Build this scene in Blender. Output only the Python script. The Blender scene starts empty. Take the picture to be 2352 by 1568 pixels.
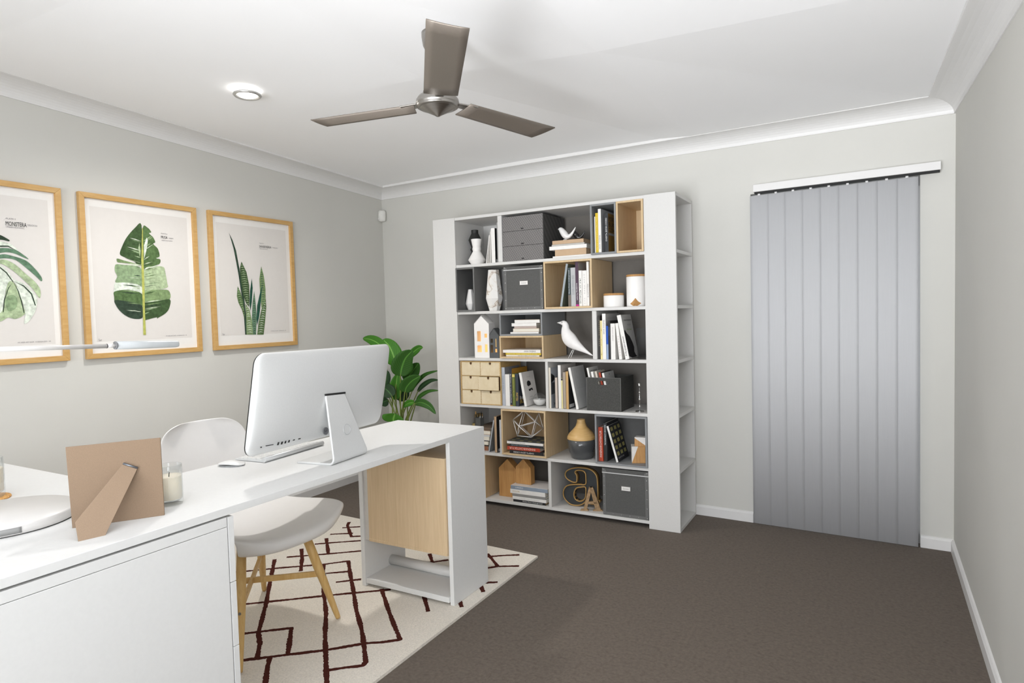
import bpy, bmesh, math, random
from mathutils import Matrix, Vector, Euler
random.seed(7)
C = bpy.context.scene.collection
PI = math.pi

# ---------------------------------------------------------------- camera numbers (solved from the room and the furniture)
FPX, YAW, PITCH, ROLL, EYE = 1450.87, 0.51495, -0.04236, -0.02744, 1.25
_cy, _sy, _cp, _sp = math.cos(YAW), math.sin(YAW), math.cos(PITCH), math.sin(PITCH)
FW = Vector((-_sy*_cp, _cy*_cp, _sp)); _rt = Vector((_cy, _sy, 0)); _up = _rt.cross(FW)
RT = math.cos(ROLL)*_rt + math.sin(ROLL)*_up
UP = -math.sin(ROLL)*_rt + math.cos(ROLL)*_up
O = Vector((0, 0, EYE))
def ray(u, v): return FW + RT*((u-1176)/FPX) - UP*((v-784)/FPX)
def AZ(u, v, z): d = ray(u, v); return O + d*((z-EYE)/d.z)
def AY(u, v, y): d = ray(u, v); return O + d*(y/d.y)
def AX(u, v, x): d = ray(u, v); return O + d*(x/d.x)
def APL(u, v, p, n): d = ray(u, v); return O + d*((Vector(p)-O).dot(n)/d.dot(n))

# ---------------------------------------------------------------- mesh helpers
class MB:
    """collects shapes in world space; build() links them as ONE mesh object"""
    def __init__(s): s.v = []; s.f = []; s.m = []; s.sm = []; s.X = Matrix()
    def add(s, vs, fs, m=0, smooth=False):
        o = len(s.v); s.v += [s.X @ Vector(p) for p in vs]
        for f in fs: s.f.append([o+i for i in f]); s.m.append(m); s.sm.append(smooth)
        return s
    def box(s, x0, x1, y0, y1, z0, z1, m=0):
        x0, x1 = min(x0, x1), max(x0, x1); y0, y1 = min(y0, y1), max(y0, y1); z0, z1 = min(z0, z1), max(z0, z1)
        return s.add([(x0,y0,z0),(x1,y0,z0),(x1,y1,z0),(x0,y1,z0),(x0,y0,z1),(x1,y0,z1),(x1,y1,z1),(x0,y1,z1)],
              [(0,3,2,1),(4,5,6,7),(0,1,5,4),(1,2,6,5),(2,3,7,6),(3,0,4,7)], m)
    def prism(s, poly, d, m=0, smooth=False):
        """poly: list of 3-D points (ccw seen from -d side is fine), extruded along vector d"""
        n = len(poly); d = Vector(d); a = [Vector(p) for p in poly]
        return s.add(a+[p+d for p in a], [tuple(range(n))[::-1], tuple(range(n, 2*n))]+[(i,(i+1)%n,n+(i+1)%n,n+i) for i in range(n)], m, smooth)
    def poly(s, pts, m=0): return s.add(pts, [tuple(range(len(pts)))], m)
    def lathe(s, prof, c=(0,0,0), n=40, m=0, smooth=True, close=True, ph=0.0):
        """prof: (r, z) list, axis z through c"""
        vs = []; fs = []; k = len(prof)
        for r, z in prof:
            for i in range(n):
                a = 2*PI*i/n+ph; vs.append((c[0]+r*math.cos(a), c[1]+r*math.sin(a), c[2]+z))
        for j in range(k-1):
            for i in range(n): fs.append((j*n+i, j*n+(i+1)%n, (j+1)*n+(i+1)%n, (j+1)*n+i))
        s.add(vs, fs, m, smooth)
        if close:
            if prof[0][0] > 1e-5: s.add([vs[i] for i in range(n)], [tuple(range(n))[::-1]], m)
            if prof[-1][0] > 1e-5: s.add([vs[(k-1)*n+i] for i in range(n)], [tuple(range(n))], m)
        return s
    def tube(s, pts, r, n=10, m=0, cap=True, smooth=True):
        pts = [Vector(p) for p in pts]; rs = r if isinstance(r, (list, tuple)) else [r]*len(pts)
        vs = []; fs = []; t0 = (pts[1]-pts[0]).normalized()
        a = t0.cross(Vector((0,0,1)));  a = a if a.length > .01 else t0.cross(Vector((1,0,0))); a.normalize()
        for i, p in enumerate(pts):
            t = (pts[min(i+1,len(pts)-1)]-pts[max(i-1,0)]).normalized()
            a = (a - t*a.dot(t)).normalized(); b = t.cross(a)
            for k in range(n):
                w = 2*PI*k/n; vs.append(p+(a*math.cos(w)+b*math.sin(w))*rs[i])
        for i in range(len(pts)-1):
            for k in range(n): fs.append((i*n+k, i*n+(k+1)%n, (i+1)*n+(k+1)%n, (i+1)*n+k))
        s.add(vs, fs, m, smooth)
        if cap: s.add(vs[:n], [tuple(range(n))[::-1]], m); s.add(vs[-n:], [tuple(range(n))], m)
        return s
    def sphere(s, c, r, n=24, k=14, m=0, sc=(1,1,1)):
        vs = []; fs = []
        for j in range(k+1):
            th = PI*j/k
            for i in range(n):
                a = 2*PI*i/n; vs.append((c[0]+r*sc[0]*math.sin(th)*math.cos(a), c[1]+r*sc[1]*math.sin(th)*math.sin(a), c[2]-r*sc[2]*math.cos(th)))
        for j in range(k):
            for i in range(n): fs.append((j*n+i, j*n+(i+1)%n, (j+1)*n+(i+1)%n, (j+1)*n+i))
        return s.add(vs, fs, m, True)
    def grid(s, P, m=0, smooth=True):
        """P[i][j] points"""
        a, b = len(P), len(P[0])
        return s.add([p for r in P for p in r], [(i*b+j, i*b+j+1, (i+1)*b+j+1, (i+1)*b+j) for i in range(a-1) for j in range(b-1)], m, smooth)
    def build(s, name, mats, parent=None, bev=0, seg=2, sub=0, solid=0, weld=False, recalc=True, fixed=None):
        if not isinstance(mats, (list, tuple)): mats = [mats]
        me = bpy.data.meshes.new(name)
        inv = parent_inv(parent) if parent else Matrix()
        me.from_pydata([inv @ p for p in s.v], [], s.f)
        for mt in mats: me.materials.append(mt)
        for p, mi, sm in zip(me.polygons, s.m, s.sm): p.material_index = mi; p.use_smooth = sm
        b = bmesh.new(); b.from_mesh(me)
        if weld or any(s.sm): bmesh.ops.remove_doubles(b, verts=b.verts, dist=1e-5)
        if recalc: bmesh.ops.recalc_face_normals(b, faces=b.faces)
        b.to_mesh(me); b.free(); me.update()
        o = bpy.data.objects.new(name, me); C.objects.link(o)
        if parent: o.parent = parent
        if solid: md = o.modifiers.new('solid', 'SOLIDIFY'); md.thickness = solid; md.offset = 0
        if sub: md = o.modifiers.new('sub', 'SUBSURF'); md.levels = sub; md.render_levels = sub
        if bev:
            md = o.modifiers.new('bev', 'BEVEL'); md.width = bev; md.segments = seg; md.limit_method = 'ANGLE'; md.angle_limit = math.radians(40)
        return o
def parent_inv(o):
    M = o.matrix_basis.copy(); p = o.parent
    while p: M = p.matrix_basis @ M; p = p.parent
    return M.inverted()
def tag(o, label, cat, group=None, kind=None):
    o['label'] = label; o['category'] = cat
    if group: o['group'] = group
    if kind: o['kind'] = kind
    return o
def thing(name, label, cat, loc=(0,0,0), rz=0, group=None, rot=None):
    o = bpy.data.objects.new(name, None); C.objects.link(o)
    o.empty_display_size = .05; o.location = loc; o.rotation_euler = rot or (0,0,rz)
    return tag(o, label, cat, group)
def struct(name, mb, mat, label=None, cat=None, bev=0, **k):
    o = mb.build(name, mat, None, bev, **k); o['kind'] = 'structure'
    if label: o['label'] = label
    if cat: o['category'] = cat
    return o
def copy_tree(o, parent=None):
    c = o.copy(); C.objects.link(c)
    if parent: c.parent = parent
    for ch in list(o.children): copy_tree(ch, c)
    return c

# ---------------------------------------------------------------- materials
def lin(c):
    if isinstance(c, str):
        c = c.lstrip('#'); c = [int(c[i:i+2], 16) for i in (0,2,4)]
    c = [x/255 for x in c]
    return tuple((x/12.92 if x <= .04045 else ((x+.055)/1.055)**2.4) for x in c)+(1,)
_M = {}
def M(name, col, rough=.5, metal=0, var=.04, scale=40, bump=0, bscale=200, spec=.5, coat=0, trans=0, ior=1.45, emit=None, es=0, sheen=0, stretch=None, sss=0, aniso=0):
    if name in _M: return _M[name]
    m = bpy.data.materials.new(name); m.use_nodes = True; nt = m.node_tree; N = nt.nodes; L = nt.links
    b = N['Principled BSDF']; base = lin(col) if not (isinstance(col, tuple) and len(col) == 4) else col
    b.inputs['Roughness'].default_value = rough; b.inputs['Metallic'].default_value = metal
    b.inputs['Specular IOR Level'].default_value = spec; b.inputs['IOR'].default_value = ior
    b.inputs['Coat Weight'].default_value = coat; b.inputs['Transmission Weight'].default_value = trans
    b.inputs['Sheen Weight'].default_value = sheen
    if sss: b.inputs['Subsurface Weight'].default_value = sss; b.inputs['Subsurface Radius'].default_value = (.01,.008,.006)
    if aniso: b.inputs['Anisotropic'].default_value = aniso
    if emit: b.inputs['Emission Color'].default_value = lin(emit); b.inputs['Emission Strength'].default_value = es
    tc = N.new('ShaderNodeTexCoord'); mp = N.new('ShaderNodeMapping'); L.new(tc.outputs['Object'], mp.inputs['Vector'])
    if stretch: mp.inputs['Scale'].default_value = stretch
    nz = N.new('ShaderNodeTexNoise'); nz.inputs['Scale'].default_value = scale; nz.inputs['Detail'].default_value = 4
    L.new(mp.outputs['Vector'], nz.inputs['Vector'])
    rp = N.new('ShaderNodeValToRGB'); L.new(nz.outputs['Fac'], rp.inputs['Fac'])
    rp.color_ramp.elements[0].position = .3; rp.color_ramp.elements[1].position = .7
    rp.color_ramp.elements[0].color = tuple(max(0, x*(1-var)) for x in base[:3])+(1,)
    rp.color_ramp.elements[1].color = tuple(min(1, x*(1+var)) for x in base[:3])+(1,)
    L.new(rp.outputs['Color'], b.inputs['Base Color'])
    if bump:
        n2 = N.new('ShaderNodeTexNoise'); n2.inputs['Scale'].default_value = bscale; n2.inputs['Detail'].default_value = 3
        L.new(mp.outputs['Vector'], n2.inputs['Vector'])
        bp = N.new('ShaderNodeBump'); bp.inputs['Strength'].default_value = bump; bp.inputs['Distance'].default_value = .002
        L.new(n2.outputs['Fac'], bp.inputs['Height']); L.new(bp.outputs['Normal'], b.inputs['Normal'])
    _M[name] = m; return m
def wood(name, c0, c1, stretch=(60,60,3), rough=.45, bump=.08):
    if name in _M: return _M[name]
    m = bpy.data.materials.new(name); m.use_nodes = True; nt = m.node_tree; N = nt.nodes; L = nt.links; b = N['Principled BSDF']
    b.inputs['Roughness'].default_value = rough; b.inputs['Specular IOR Level'].default_value = .35
    tc = N.new('ShaderNodeTexCoord'); mp = N.new('ShaderNodeMapping'); mp.inputs['Scale'].default_value = stretch
    L.new(tc.outputs['Object'], mp.inputs['Vector'])
    nz = N.new('ShaderNodeTexNoise'); nz.inputs['Scale'].default_value = 1.6; nz.inputs['Detail'].default_value = 7; nz.inputs['Roughness'].default_value = .65; nz.inputs['Distortion'].default_value = .6
    L.new(mp.outputs['Vector'], nz.inputs['Vector'])
    rp = N.new('ShaderNodeValToRGB'); e = rp.color_ramp.elements; e[0].position = .28; e[1].position = .72
    e[0].color = lin(c0); e[1].color = lin(c1); L.new(nz.outputs['Fac'], rp.inputs['Fac']); L.new(rp.outputs['Color'], b.inputs['Base Color'])
    bp = N.new('ShaderNodeBump'); bp.inputs['Strength'].default_value = bump; bp.inputs['Distance'].default_value = .001
    L.new(nz.outputs['Fac'], bp.inputs['Height']); L.new(bp.outputs['Normal'], b.inputs['Normal'])
    _M[name] = m; return m
def checker_weave(name, c0, c1, scale=160):
    m = bpy.data.materials.new(name); m.use_nodes = True; nt = m.node_tree; N = nt.nodes; L = nt.links; b = N['Principled BSDF']
    b.inputs['Roughness'].default_value = .75; b.inputs['Specular IOR Level'].default_value = .2
    tc = N.new('ShaderNodeTexCoord'); mp = N.new('ShaderNodeMapping'); mp.inputs['Rotation'].default_value = (.785,.785,.785)
    L.new(tc.outputs['Object'], mp.inputs['Vector'])
    ck = N.new('ShaderNodeTexChecker'); ck.inputs['Scale'].default_value = scale; ck.inputs['Color1'].default_value = lin(c0); ck.inputs['Color2'].default_value = lin(c1)
    L.new(mp.outputs['Vector'], ck.inputs['Vector']); L.new(ck.outputs['Color'], b.inputs['Base Color'])
    _M[name] = m; return m
def marble(name):
    m = bpy.data.materials.new(name); m.use_nodes = True; nt = m.node_tree; N = nt.nodes; L = nt.links; b = N['Principled BSDF']
    b.inputs['Roughness'].default_value = .3
    tc = N.new('ShaderNodeTexCoord'); mp = N.new('ShaderNodeMapping'); mp.inputs['Rotation'].default_value = (.3,.5,.2); mp.inputs['Location'].default_value = (.43,.1,.25)
    L.new(tc.outputs['Object'], mp.inputs['Vector'])
    nz = N.new('ShaderNodeTexNoise'); nz.inputs['Scale'].default_value = 9; nz.inputs['Detail'].default_value = 5; nz.inputs['Distortion'].default_value = 1.4
    L.new(mp.outputs['Vector'], nz.inputs['Vector'])
    rp = N.new('ShaderNodeValToRGB'); e = rp.color_ramp.elements
    e[0].position = .40; e[0].color = lin('e9e7e4'); e[1].position = .56; e[1].color = lin('e9e7e4')
    a = e.new(.475); a.color = lin('d8cfc6'); a = e.new(.49); a.color = lin('8d7a66'); a = e.new(.505); a.color = lin('dcd4ca')
    L.new(nz.outputs['Fac'], rp.inputs['Fac']); L.new(rp.outputs['Color'], b.inputs['Base Color'])
    return m
WHITE = M('white_laminate', 'd8d8d7', .55, var=.012, scale=90, spec=.25)
WHITE_S = M('white_satin', 'dbdbda', .35, var=.01, spec=.45)
SHELFW = M('shelf_white_grain', 'd3d2d0', .5, var=.02, scale=220, spec=.3)
WALL = M('painted_wall', 'cecdc8', .85, var=.012, scale=3, spec=.15, bump=.03, bscale=90)
CEIL = M('ceiling_paint', 'f8f8f9', .9, var=.006, scale=2, spec=.1)
TRIM = M('trim_gloss_white', 'e0dfde', .4, var=.008, spec=.4)
CARPET = M('brown_carpet', '675d54', .95, var=.14, scale=90, bump=.9, bscale=420, spec=.05, sheen=.1)
OAK = wood('light_oak', 'c8ae8a', 'd8c09e', (70,70,3))
OAK_IN = wood('light_oak_box', 'c6ab84', 'd6bf9b', (60,60,4))
FRAMEW = wood('frame_wood', 'bd9355', 'cda870', (40,6,40))
BEECH = wood('chair_beech', 'c39a5a', 'd9b97f', (45,45,4))
HOUSEW = wood('house_wood', 'a97a48', 'c79a62', (50,50,4))
BIRCH = wood('birch_ply', 'd8c7a4', 'e4d6ba', (14,14,10))
CORK = M('cork', 'c9995c', .9, var=.35, scale=150, bump=.4, bscale=160)
GREYBOX = M('grey_lacquer', '87898b', .55, var=.03, spec=.3)
GREYDK = M('charcoal_lacquer', '6d6d6c', .6, var=.03, spec=.3)
BACKP = M('shelf_back_grey', '75716c', .8, var=.02, spec=.1)
CHAR = M('charcoal_board', '5a5a59', .8, var=.12, scale=300, spec=.15)
FELT = M('charcoal_felt', '4d4d4b', .95, var=.3, scale=350, bump=.5, bscale=400, spec=.05)
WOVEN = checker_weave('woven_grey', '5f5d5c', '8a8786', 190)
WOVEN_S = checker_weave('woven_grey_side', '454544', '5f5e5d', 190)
STEEL = M('brushed_steel', 'a19d98', .3, metal=1, var=.1, scale=30, stretch=(1,1,60), bump=.05)
BLADE = M('blade_metal', '8a8178', .45, metal=.6, var=.08, scale=30, stretch=(4,60,60))
ALU = M('aluminium', 'd6d7d7', .45, metal=.3, var=.015, scale=200, spec=.5)
CHROME = M('chrome', 'd8d8d8', .12, metal=1, var=.02)
BLACK = M('matte_black', '1c1c1c', .6, var=.05)
GAP = M('dark_gap', '2a2a2a', .8, var=.02)
def thin_glass(name, tint, refl=.06, k=.4):
    m = bpy.data.materials.new(name); m.use_nodes = True; nt = m.node_tree; N = nt.nodes; L = nt.links; N.remove(N['Principled BSDF'])
    tr = N.new('ShaderNodeBsdfTransparent'); tr.inputs['Color'].default_value = tint
    gl = N.new('ShaderNodeBsdfGlossy'); gl.inputs['Roughness'].default_value = .03
    lw = N.new('ShaderNodeLayerWeight'); lw.inputs['Blend'].default_value = .25
    ml = N.new('ShaderNodeMath'); ml.operation = 'MULTIPLY_ADD'; ml.inputs[1].default_value = k; ml.inputs[2].default_value = refl; L.new(lw.outputs['Facing'], ml.inputs[0])
    mx = N.new('ShaderNodeMixShader'); L.new(ml.outputs[0], mx.inputs[0]); L.new(tr.outputs[0], mx.inputs[1]); L.new(gl.outputs[0], mx.inputs[2]); L.new(mx.outputs[0], N['Material Output'].inputs['Surface'])
    return m
GLASS = thin_glass('clear_glass', (.97,.98,.98,1)); SMOKE = thin_glass('smoky_glass', (.75,.75,.75,1), .02, .12)
WAX = M('cream_wax', 'faeedb', .55, var=.02, sss=.3)
PAPERW = M('print_paper', 'e6e4e1', .6, var=.008, spec=.2)
PAPERG = M('print_tint', 'dad6d2', .6, var=.008, spec=.2)
MATTW = M('ceramic_white', 'eeecea', .55, var=.01)
PAGES = M('book_pages', 'e2dccf', .9, var=.06, scale=30, stretch=(200,1,200))
TAN = M('kraft_board', '877360', .75, var=.06, scale=500, spec=.2)
INK = M('ink', '2b2b2b', .8, var=.02)
LITW = M('lit_window', 'ffd98a', .6, emit='ffcf70', es=1.1)
def paint(hexc, rough=.55, **k): return M('paint_'+hexc, hexc, rough, var=k.pop('var', .03), **k)

# ---------------------------------------------------------------- lettering
def lettering(parent, txt, pos, right, up, width, height, mat=INK, align='C', fit=False, name='lettering'):
    """flat letters as a mesh part; pos = centre (or left edge) of the text on the surface"""
    cu = bpy.data.curves.new('t', 'FONT'); cu.body = txt; cu.size = 1; cu.resolution_u = 2
    ob = bpy.data.objects.new('t', cu); C.objects.link(ob)
    dg = bpy.context.evaluated_depsgraph_get(); me0 = bpy.data.meshes.new_from_object(ob.evaluated_get(dg))
    bpy.data.objects.remove(ob); bpy.data.curves.remove(cu)
    if not me0.vertices: return None
    xs = [v.co.x for v in me0.vertices]; ysv = [v.co.y for v in me0.vertices]
    x0, x1, y0, y1 = min(xs), max(xs), min(ysv), max(ysv)
    sy = height/max(y1-y0, 1e-6); sx = width/max(x1-x0, 1e-6)
    if not fit: sx = sy = min(sx, sy)
    r = Vector(right).normalized(); u = Vector(up).normalized(); n = r.cross(u); p = Vector(pos)+n*.0006
    ox = (x0+x1)/2 if align == 'C' else x0
    inv = parent_inv(parent) if parent else Matrix()
    for v in me0.vertices: v.co = inv @ (p + r*((v.co.x-ox)*sx) + u*((v.co.y-(y0+y1)/2)*sy))
    me0.materials.clear(); me0.materials.append(mat); me0.name = name
    o = bpy.data.objects.new(name, me0); C.objects.link(o)
    if parent: o.parent = parent
    return o
# ================================================================ the room
XL = -3.455
def Yb(X): return 3.905-.0546*(X+1.5)
YL = Yb(XL); XR = .368; YR = Yb(XR); YN = -3.2
def zl(y): return 2.21+.0405*(YL-y) if y > 1.2 else 2.21+.0405*(YL-1.2)+.004*(1.2-y)
ZR0, ZR1 = 2.172, 2.106
_e = Vector((1, -.0546, 0)).normalized(); _n = Vector((.0546, 1, 0)).normalized()
BWX = Matrix(((_e.x,_n.x,0,XL),(_e.y,_n.y,0,YL),(0,0,1,0),(0,0,0,1)))   # back wall frame: x along the wall, y out of the room
def S(X): return (X-XL)/_e.x
SW = S(XR)
mb = MB(); mb.box(XL-.3, .8, YN-.3, 4.4, -.06, 0); struct('floor', mb, CARPET)
# ceiling (follows the slightly uneven cornice line)
mb = MB(); U = .075
rows = [(YL+.15, zl(YL)+U, ZR0+U), (2.3, zl(2.3)+U, ZR1+U), (1.2, zl(1.2)+U, ZR1+U), (YN-.15, zl(YN)+U, ZR1+U)]
P = [[(XL-.12, y, a), (XL*.5, y, (a*3+b)/4), (-.9, y, (a+3*b)/4 if 0 else a+(b-a)*.67), (.6, y, b)] for y, a, b in rows]
for i in range(3):
    for j in range(3): mb.prism([P[i][j], P[i][j+1], P[i+1][j+1], P[i+1][j]], (0,0,.08))
struct('ceiling', mb, CEIL)
# left wall with the window opening near the camera
mb = MB(); x0, x1 = XL-.12, XL; H_ = 2.5
mb.box(x0, x1, -1.05, YL+.12, 0, H_); mb.box(x0, x1, YN-.12, -2.35, 0, H_); mb.box(x0, x1, -2.35, -1.05, 0, .85); mb.box(x0, x1, -2.35, -1.05, 2.1, H_)
struct('wall_left', mb, WALL)
# back wall with the door-height opening behind the blind
DX0, DX1, DZ = S(-.588), S(.226), 1.90
mb = MB(); mb.X = BWX; mb.box(-.1, DX0, 0, .12, 0, H_); mb.box(DX1, SW+.12, 0, .12, 0, H_); mb.box(DX0, DX1, 0, .12, DZ, H_)
struct('wall_back', mb, WALL)
# right wall, with an unseen opening added for the side light
mb = MB()
r3 = [(YR+.0, XR, XR+.005), (2.3, .357, .397), (.05, .354, .40)]
for (ya, ba, ta), (yb_, bb, tb) in zip(r3[:-1], r3[1:]):
    f = [(ba,ya,0),(bb,yb_,0),(tb,yb_,H_),(ta,ya,H_)]
    mb.prism(f, (.12,0,0))
mb.box(.353,.49,YN,-1.55,0,H_); mb.box(.353,.49,-1.55,.05,0,.8); mb.box(.353,.49,-1.55,.05,2.09,H_)
struct('wall_right', mb, WALL)
# wall behind the camera with a wide unseen opening added to let light in
mb = MB(); y0, y1 = YN-.12, YN
mb.box(XL-.12, -2.05, y0, y1, 0, H_); mb.box(.33, .5, y0, y1, 0, H_); mb.box(-2.05, .33, y0, y1, 2.1, H_)
struct('wall_front', mb, WALL)
# cove cornices
prof = [(0,0),(.007,0),(.007,.006)]+[(.007+.105*(1-math.cos(t*PI/16)), .006+.062*math.sin(t*PI/16)) for t in range(1,9)]+[(.119,.069),(.1195,.095)]
def cove(name, st):
    mb = MB(); mb.grid([[(bx+ix*o, by+iy*o, bz+d) for o, d in prof] for (bx,by,bz,ix,iy) in st], smooth=False)
    struct(name, mb, TRIM)
cove('trim_1', [(XL,YN,zl(YN),1,0),(XL,1.2,zl(1.2),1,0),(XL,YL,zl(YL),1,-1)])
cove('trim_2', [(XL,YL,zl(YL),1,-1),(XR+.003,YR,ZR0,-1,-1)])
cove('trim_3', [(XR+.003,YR,ZR0,-1,-1),(.393,2.3,ZR1,-1,0),(.396,YN,ZR1,-1,0)])
# baseboards
def skirt(mb, a, b, nrm, h=.062, t=.013):
    a = Vector((a[0],a[1],0)); b = Vector((b[0],b[1],0)); n = Vector((nrm[0],nrm[1],0)).normalized()
    pr = [(0,0),(t,0),(t,h-.012),(t*.5,h-.003),(0,h)]
    mb.prism([a+n*o+Vector((0,0,z)) for o, z in pr], b-a)
mb = MB(); skirt(mb, (XL,YL), (XL,YN), (1,0)); struct('baseboard_left', mb, TRIM)
def bwp(s): return (BWX @ Vector((s,0,0)))[:2]
mb = MB(); skirt(mb, bwp(0), bwp(S(-.590)), -_n); skirt(mb, bwp(S(.228)), bwp(SW), -_n); struct('baseboard_back', mb, TRIM)
mb = MB(); skirt(mb, (XR,YR), (.357,2.3), (-1,0)); skirt(mb, (.357,2.3), (.352,YN), (-1,0)); struct('baseboard_right', mb, TRIM)
# glazed door behind the blind
mb = MB(); mb.X = BWX
for a, b, c, d in ((DX0,DX0+.022,0,DZ),(DX1-.022,DX1,0,DZ),(DX0,DX1,0,.05),(DX0,DX1,DZ-.05,DZ)): mb.box(a,b,.05,.09,c,d)
w1 = struct('window_1', mb, TRIM)
mb = MB(); mb.X = BWX; mb.box(DX0+.022,DX1-.022,.066,.072,.05,DZ-.05); g = mb.build('window_pane', GLASS, w1)

# ---------------------------------------------------------------- vertical blind
bl = thing('vertical_blind', 'closed pale grey vertical blind with white head rail over the tall window', 'blind', BWX @ Vector((S(-.2),0,0)))
mb = MB(); mb.X = BWX; mb.box(S(-.565), S(.312), -.045, -.003, 1.903, 1.944); mb.build('head_rail', TRIM, bl, .002)
mb = MB(); mb.X = BWX; mb.box(S(-.56), S(.308), -.036, -.012, 1.893, 1.903); mb.build('track', GAP, bl)
BLIND = M('blind_fabric', 'c4c5c8', .8, var=.012, scale=8, stretch=(30,30,1), spec=.15)
nS = 9; a0, a1 = S(-.581), S(.2145); wS = (a1-a0)/nS
for i in range(nS):
    mb = MB(); mb.X = BWX
    xa, xb = a0+i*wS-.004, a0+(i+1)*wS+.004; ya, yb2 = -.030+.0007, -.030-.0007
    pts = [(xa+(xb-xa)*t, ya+(yb2-ya)*t-.0005*math.sin(PI*t), 0) for t in [k/6 for k in range(7)]]
    zb = .006
    mb.grid([[(p[0],p[1],z) for p in pts] for z in (zb, 1.884)], smooth=True)
    sl = mb.build('slat', BLIND, bl, solid=.0005, recalc=False)
    mb = MB(); mb.X = BWX; mb.box((xa+xb)/2-.006, (xa+xb)/2+.006, -.028, -.024, 1.878, 1.900); mb.build('hanger', TRIM, sl)

# ---------------------------------------------------------------- motion sensor in the corner
ms = thing('motion_sensor', 'small white motion sensor high in the wall corner', 'sensor', (XL+.03, YL-.03, 2.04))
c = Vector((XL+.026, YL-.03, 2.075)); mb = MB()
mb.X = Matrix.Translation(c) @ Matrix.Rotation(-PI/4,4,'Z')
mb.lathe([(.012,-.045),(.028,-.038),(.031,.0),(.031,.035),(.02,.045)], n=20); mb.build('housing', M('sensor_plastic','e3e2de',.5), ms)
mb = MB(); mb.X = Matrix.Translation(c) @ Matrix.Rotation(-PI/4,4,'Z'); mb.sphere((0,-.014,-.022),.021); mb.build('lens', M('sensor_lens','d3d2ce',.35), ms)

# ---------------------------------------------------------------- downlight
zc_ = 2.335; dl = AZ(568, 217, zc_)
def ceil_z(x, y):
    a = (zl(y)+U); b = (ZR0+U) if y > YR else ((ZR1+U)+(ZR0-ZR1)*(y-2.3)/(YR-2.3) if y > 2.3 else ZR1+U)
    return a+(b-a)*(x-XL)/(.6-XL)
for _ in range(4): zc_ = ceil_z(dl.x, dl.y); dl = AZ(568, 217, zc_-.004)
d = thing('downlight', 'round recessed ceiling downlight, switched on', 'light', (dl.x, dl.y, zc_-.004))
mb = MB(); mb.lathe([(.052,.012),(.060,.004),(.064,-.004),(.058,-.010),(.050,-.008),(.046,.006)], (dl.x,dl.y,zc_-.004), 36, close=False); mb.build('trim_ring', M('bright_steel','c9c8c6',.28,metal=.8), d)
mb = MB(); mb.lathe([(.0,-.016),(.020,-.014),(.038,-.008),(.046,.002),(.046,.01)], (dl.x,dl.y,zc_-.004), 36, close=False); mb.build('lamp_face', M('lamp_glow','ffffff',.4,emit='fffdf6',es=9), d)

# ---------------------------------------------------------------- ceiling fan
hub = AZ(1005, 238, 2.02); HZ = 2.02
fan = thing('ceiling_fan', 'three-bladed brushed metal ceiling fan', 'fan', (hub.x, hub.y, ceil_z(hub.x,hub.y)))
cz = ceil_z(hub.x, hub.y)
mb = MB(); mb.lathe([(.018,-.075),(.034,-.068),(.046,-.045),(.05,-.015),(.05,.0)], (hub.x,hub.y,cz-.002), 32); mb.build('canopy', STEEL, fan)
mb = MB(); mb.lathe([(.011,HZ+.02),(.011,cz-.06)], (hub.x,hub.y,0), 16); mb.build('downrod', STEEL, fan)
mb = MB(); mb.lathe([(.02,.055),(.045,.052),(.052,.04),(.054,.03),(.068,.024),(.0765,.012),(.0785,.0),(.0785,-.004),(.074,-.010),(.0755,-.012),(.068,-.016)], (hub.x,hub.y,HZ), 48); mb.build('motor_housing', STEEL, fan)
mb = MB(); mb.lathe([(.064,-.015),(.062,-.017),(.012,-.042),(.006,-.046),(0,-.047)], (hub.x,hub.y,HZ), 48, close=False); mb.build('bottom_cap', STEEL, fan)
def blade(A, B, C_, D):
    """A,B root corners, C_,D tip corners (px) on the blade plane; pitched a little"""
    z = HZ-.004
    q = [AZ(*p, z+dz) for p, dz in zip((A,B,C_,D), (.012,-.012,-.010,.012))]
    n = (q[1]-q[0]).cross(q[3]-q[0]).normalized(); n = n if n.z > 0 else -n
    mb = MB(); K = 8; T = []
    for i in range(K+1):
        t = i/K; a = q[0].lerp(q[3], t); b = q[1].lerp(q[2], t)
        T.append([a.lerp(b, s)-n*(.0022*math.sin(PI*s)) for s in (0,.2,.4,.6,.8,1)])
    mb.grid(T); bo = mb.build('blade', BLADE, fan, solid=.004, recalc=False)
    r = (q[0]+q[1])/2; h0 = Vector((hub.x,hub.y,HZ)); dirv = (r-h0); dirv.z = 0; dirv.normalize(); sd = Vector((-dirv.y,dirv.x,0))
    mb = MB(); mb.prism([h0+dirv*.06+sd*.016, h0+dirv*.06-sd*.016, r+dirv*.05-sd*.028, r+dirv*.05+sd*.028], (0,0,.005)); mb.X = Matrix(); mb.v = [p+Vector((0,0,.006)) for p in mb.v]; mb.build('bracket', STEEL, bo, .001)
    return bo
blade((950,240),(957,260),(752,290),(713,275))
blade((1082,239),(1046,263),(1221,315),(1275,293))
blade((973,213),(1052,219),(1079,66),(978,44))

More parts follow.
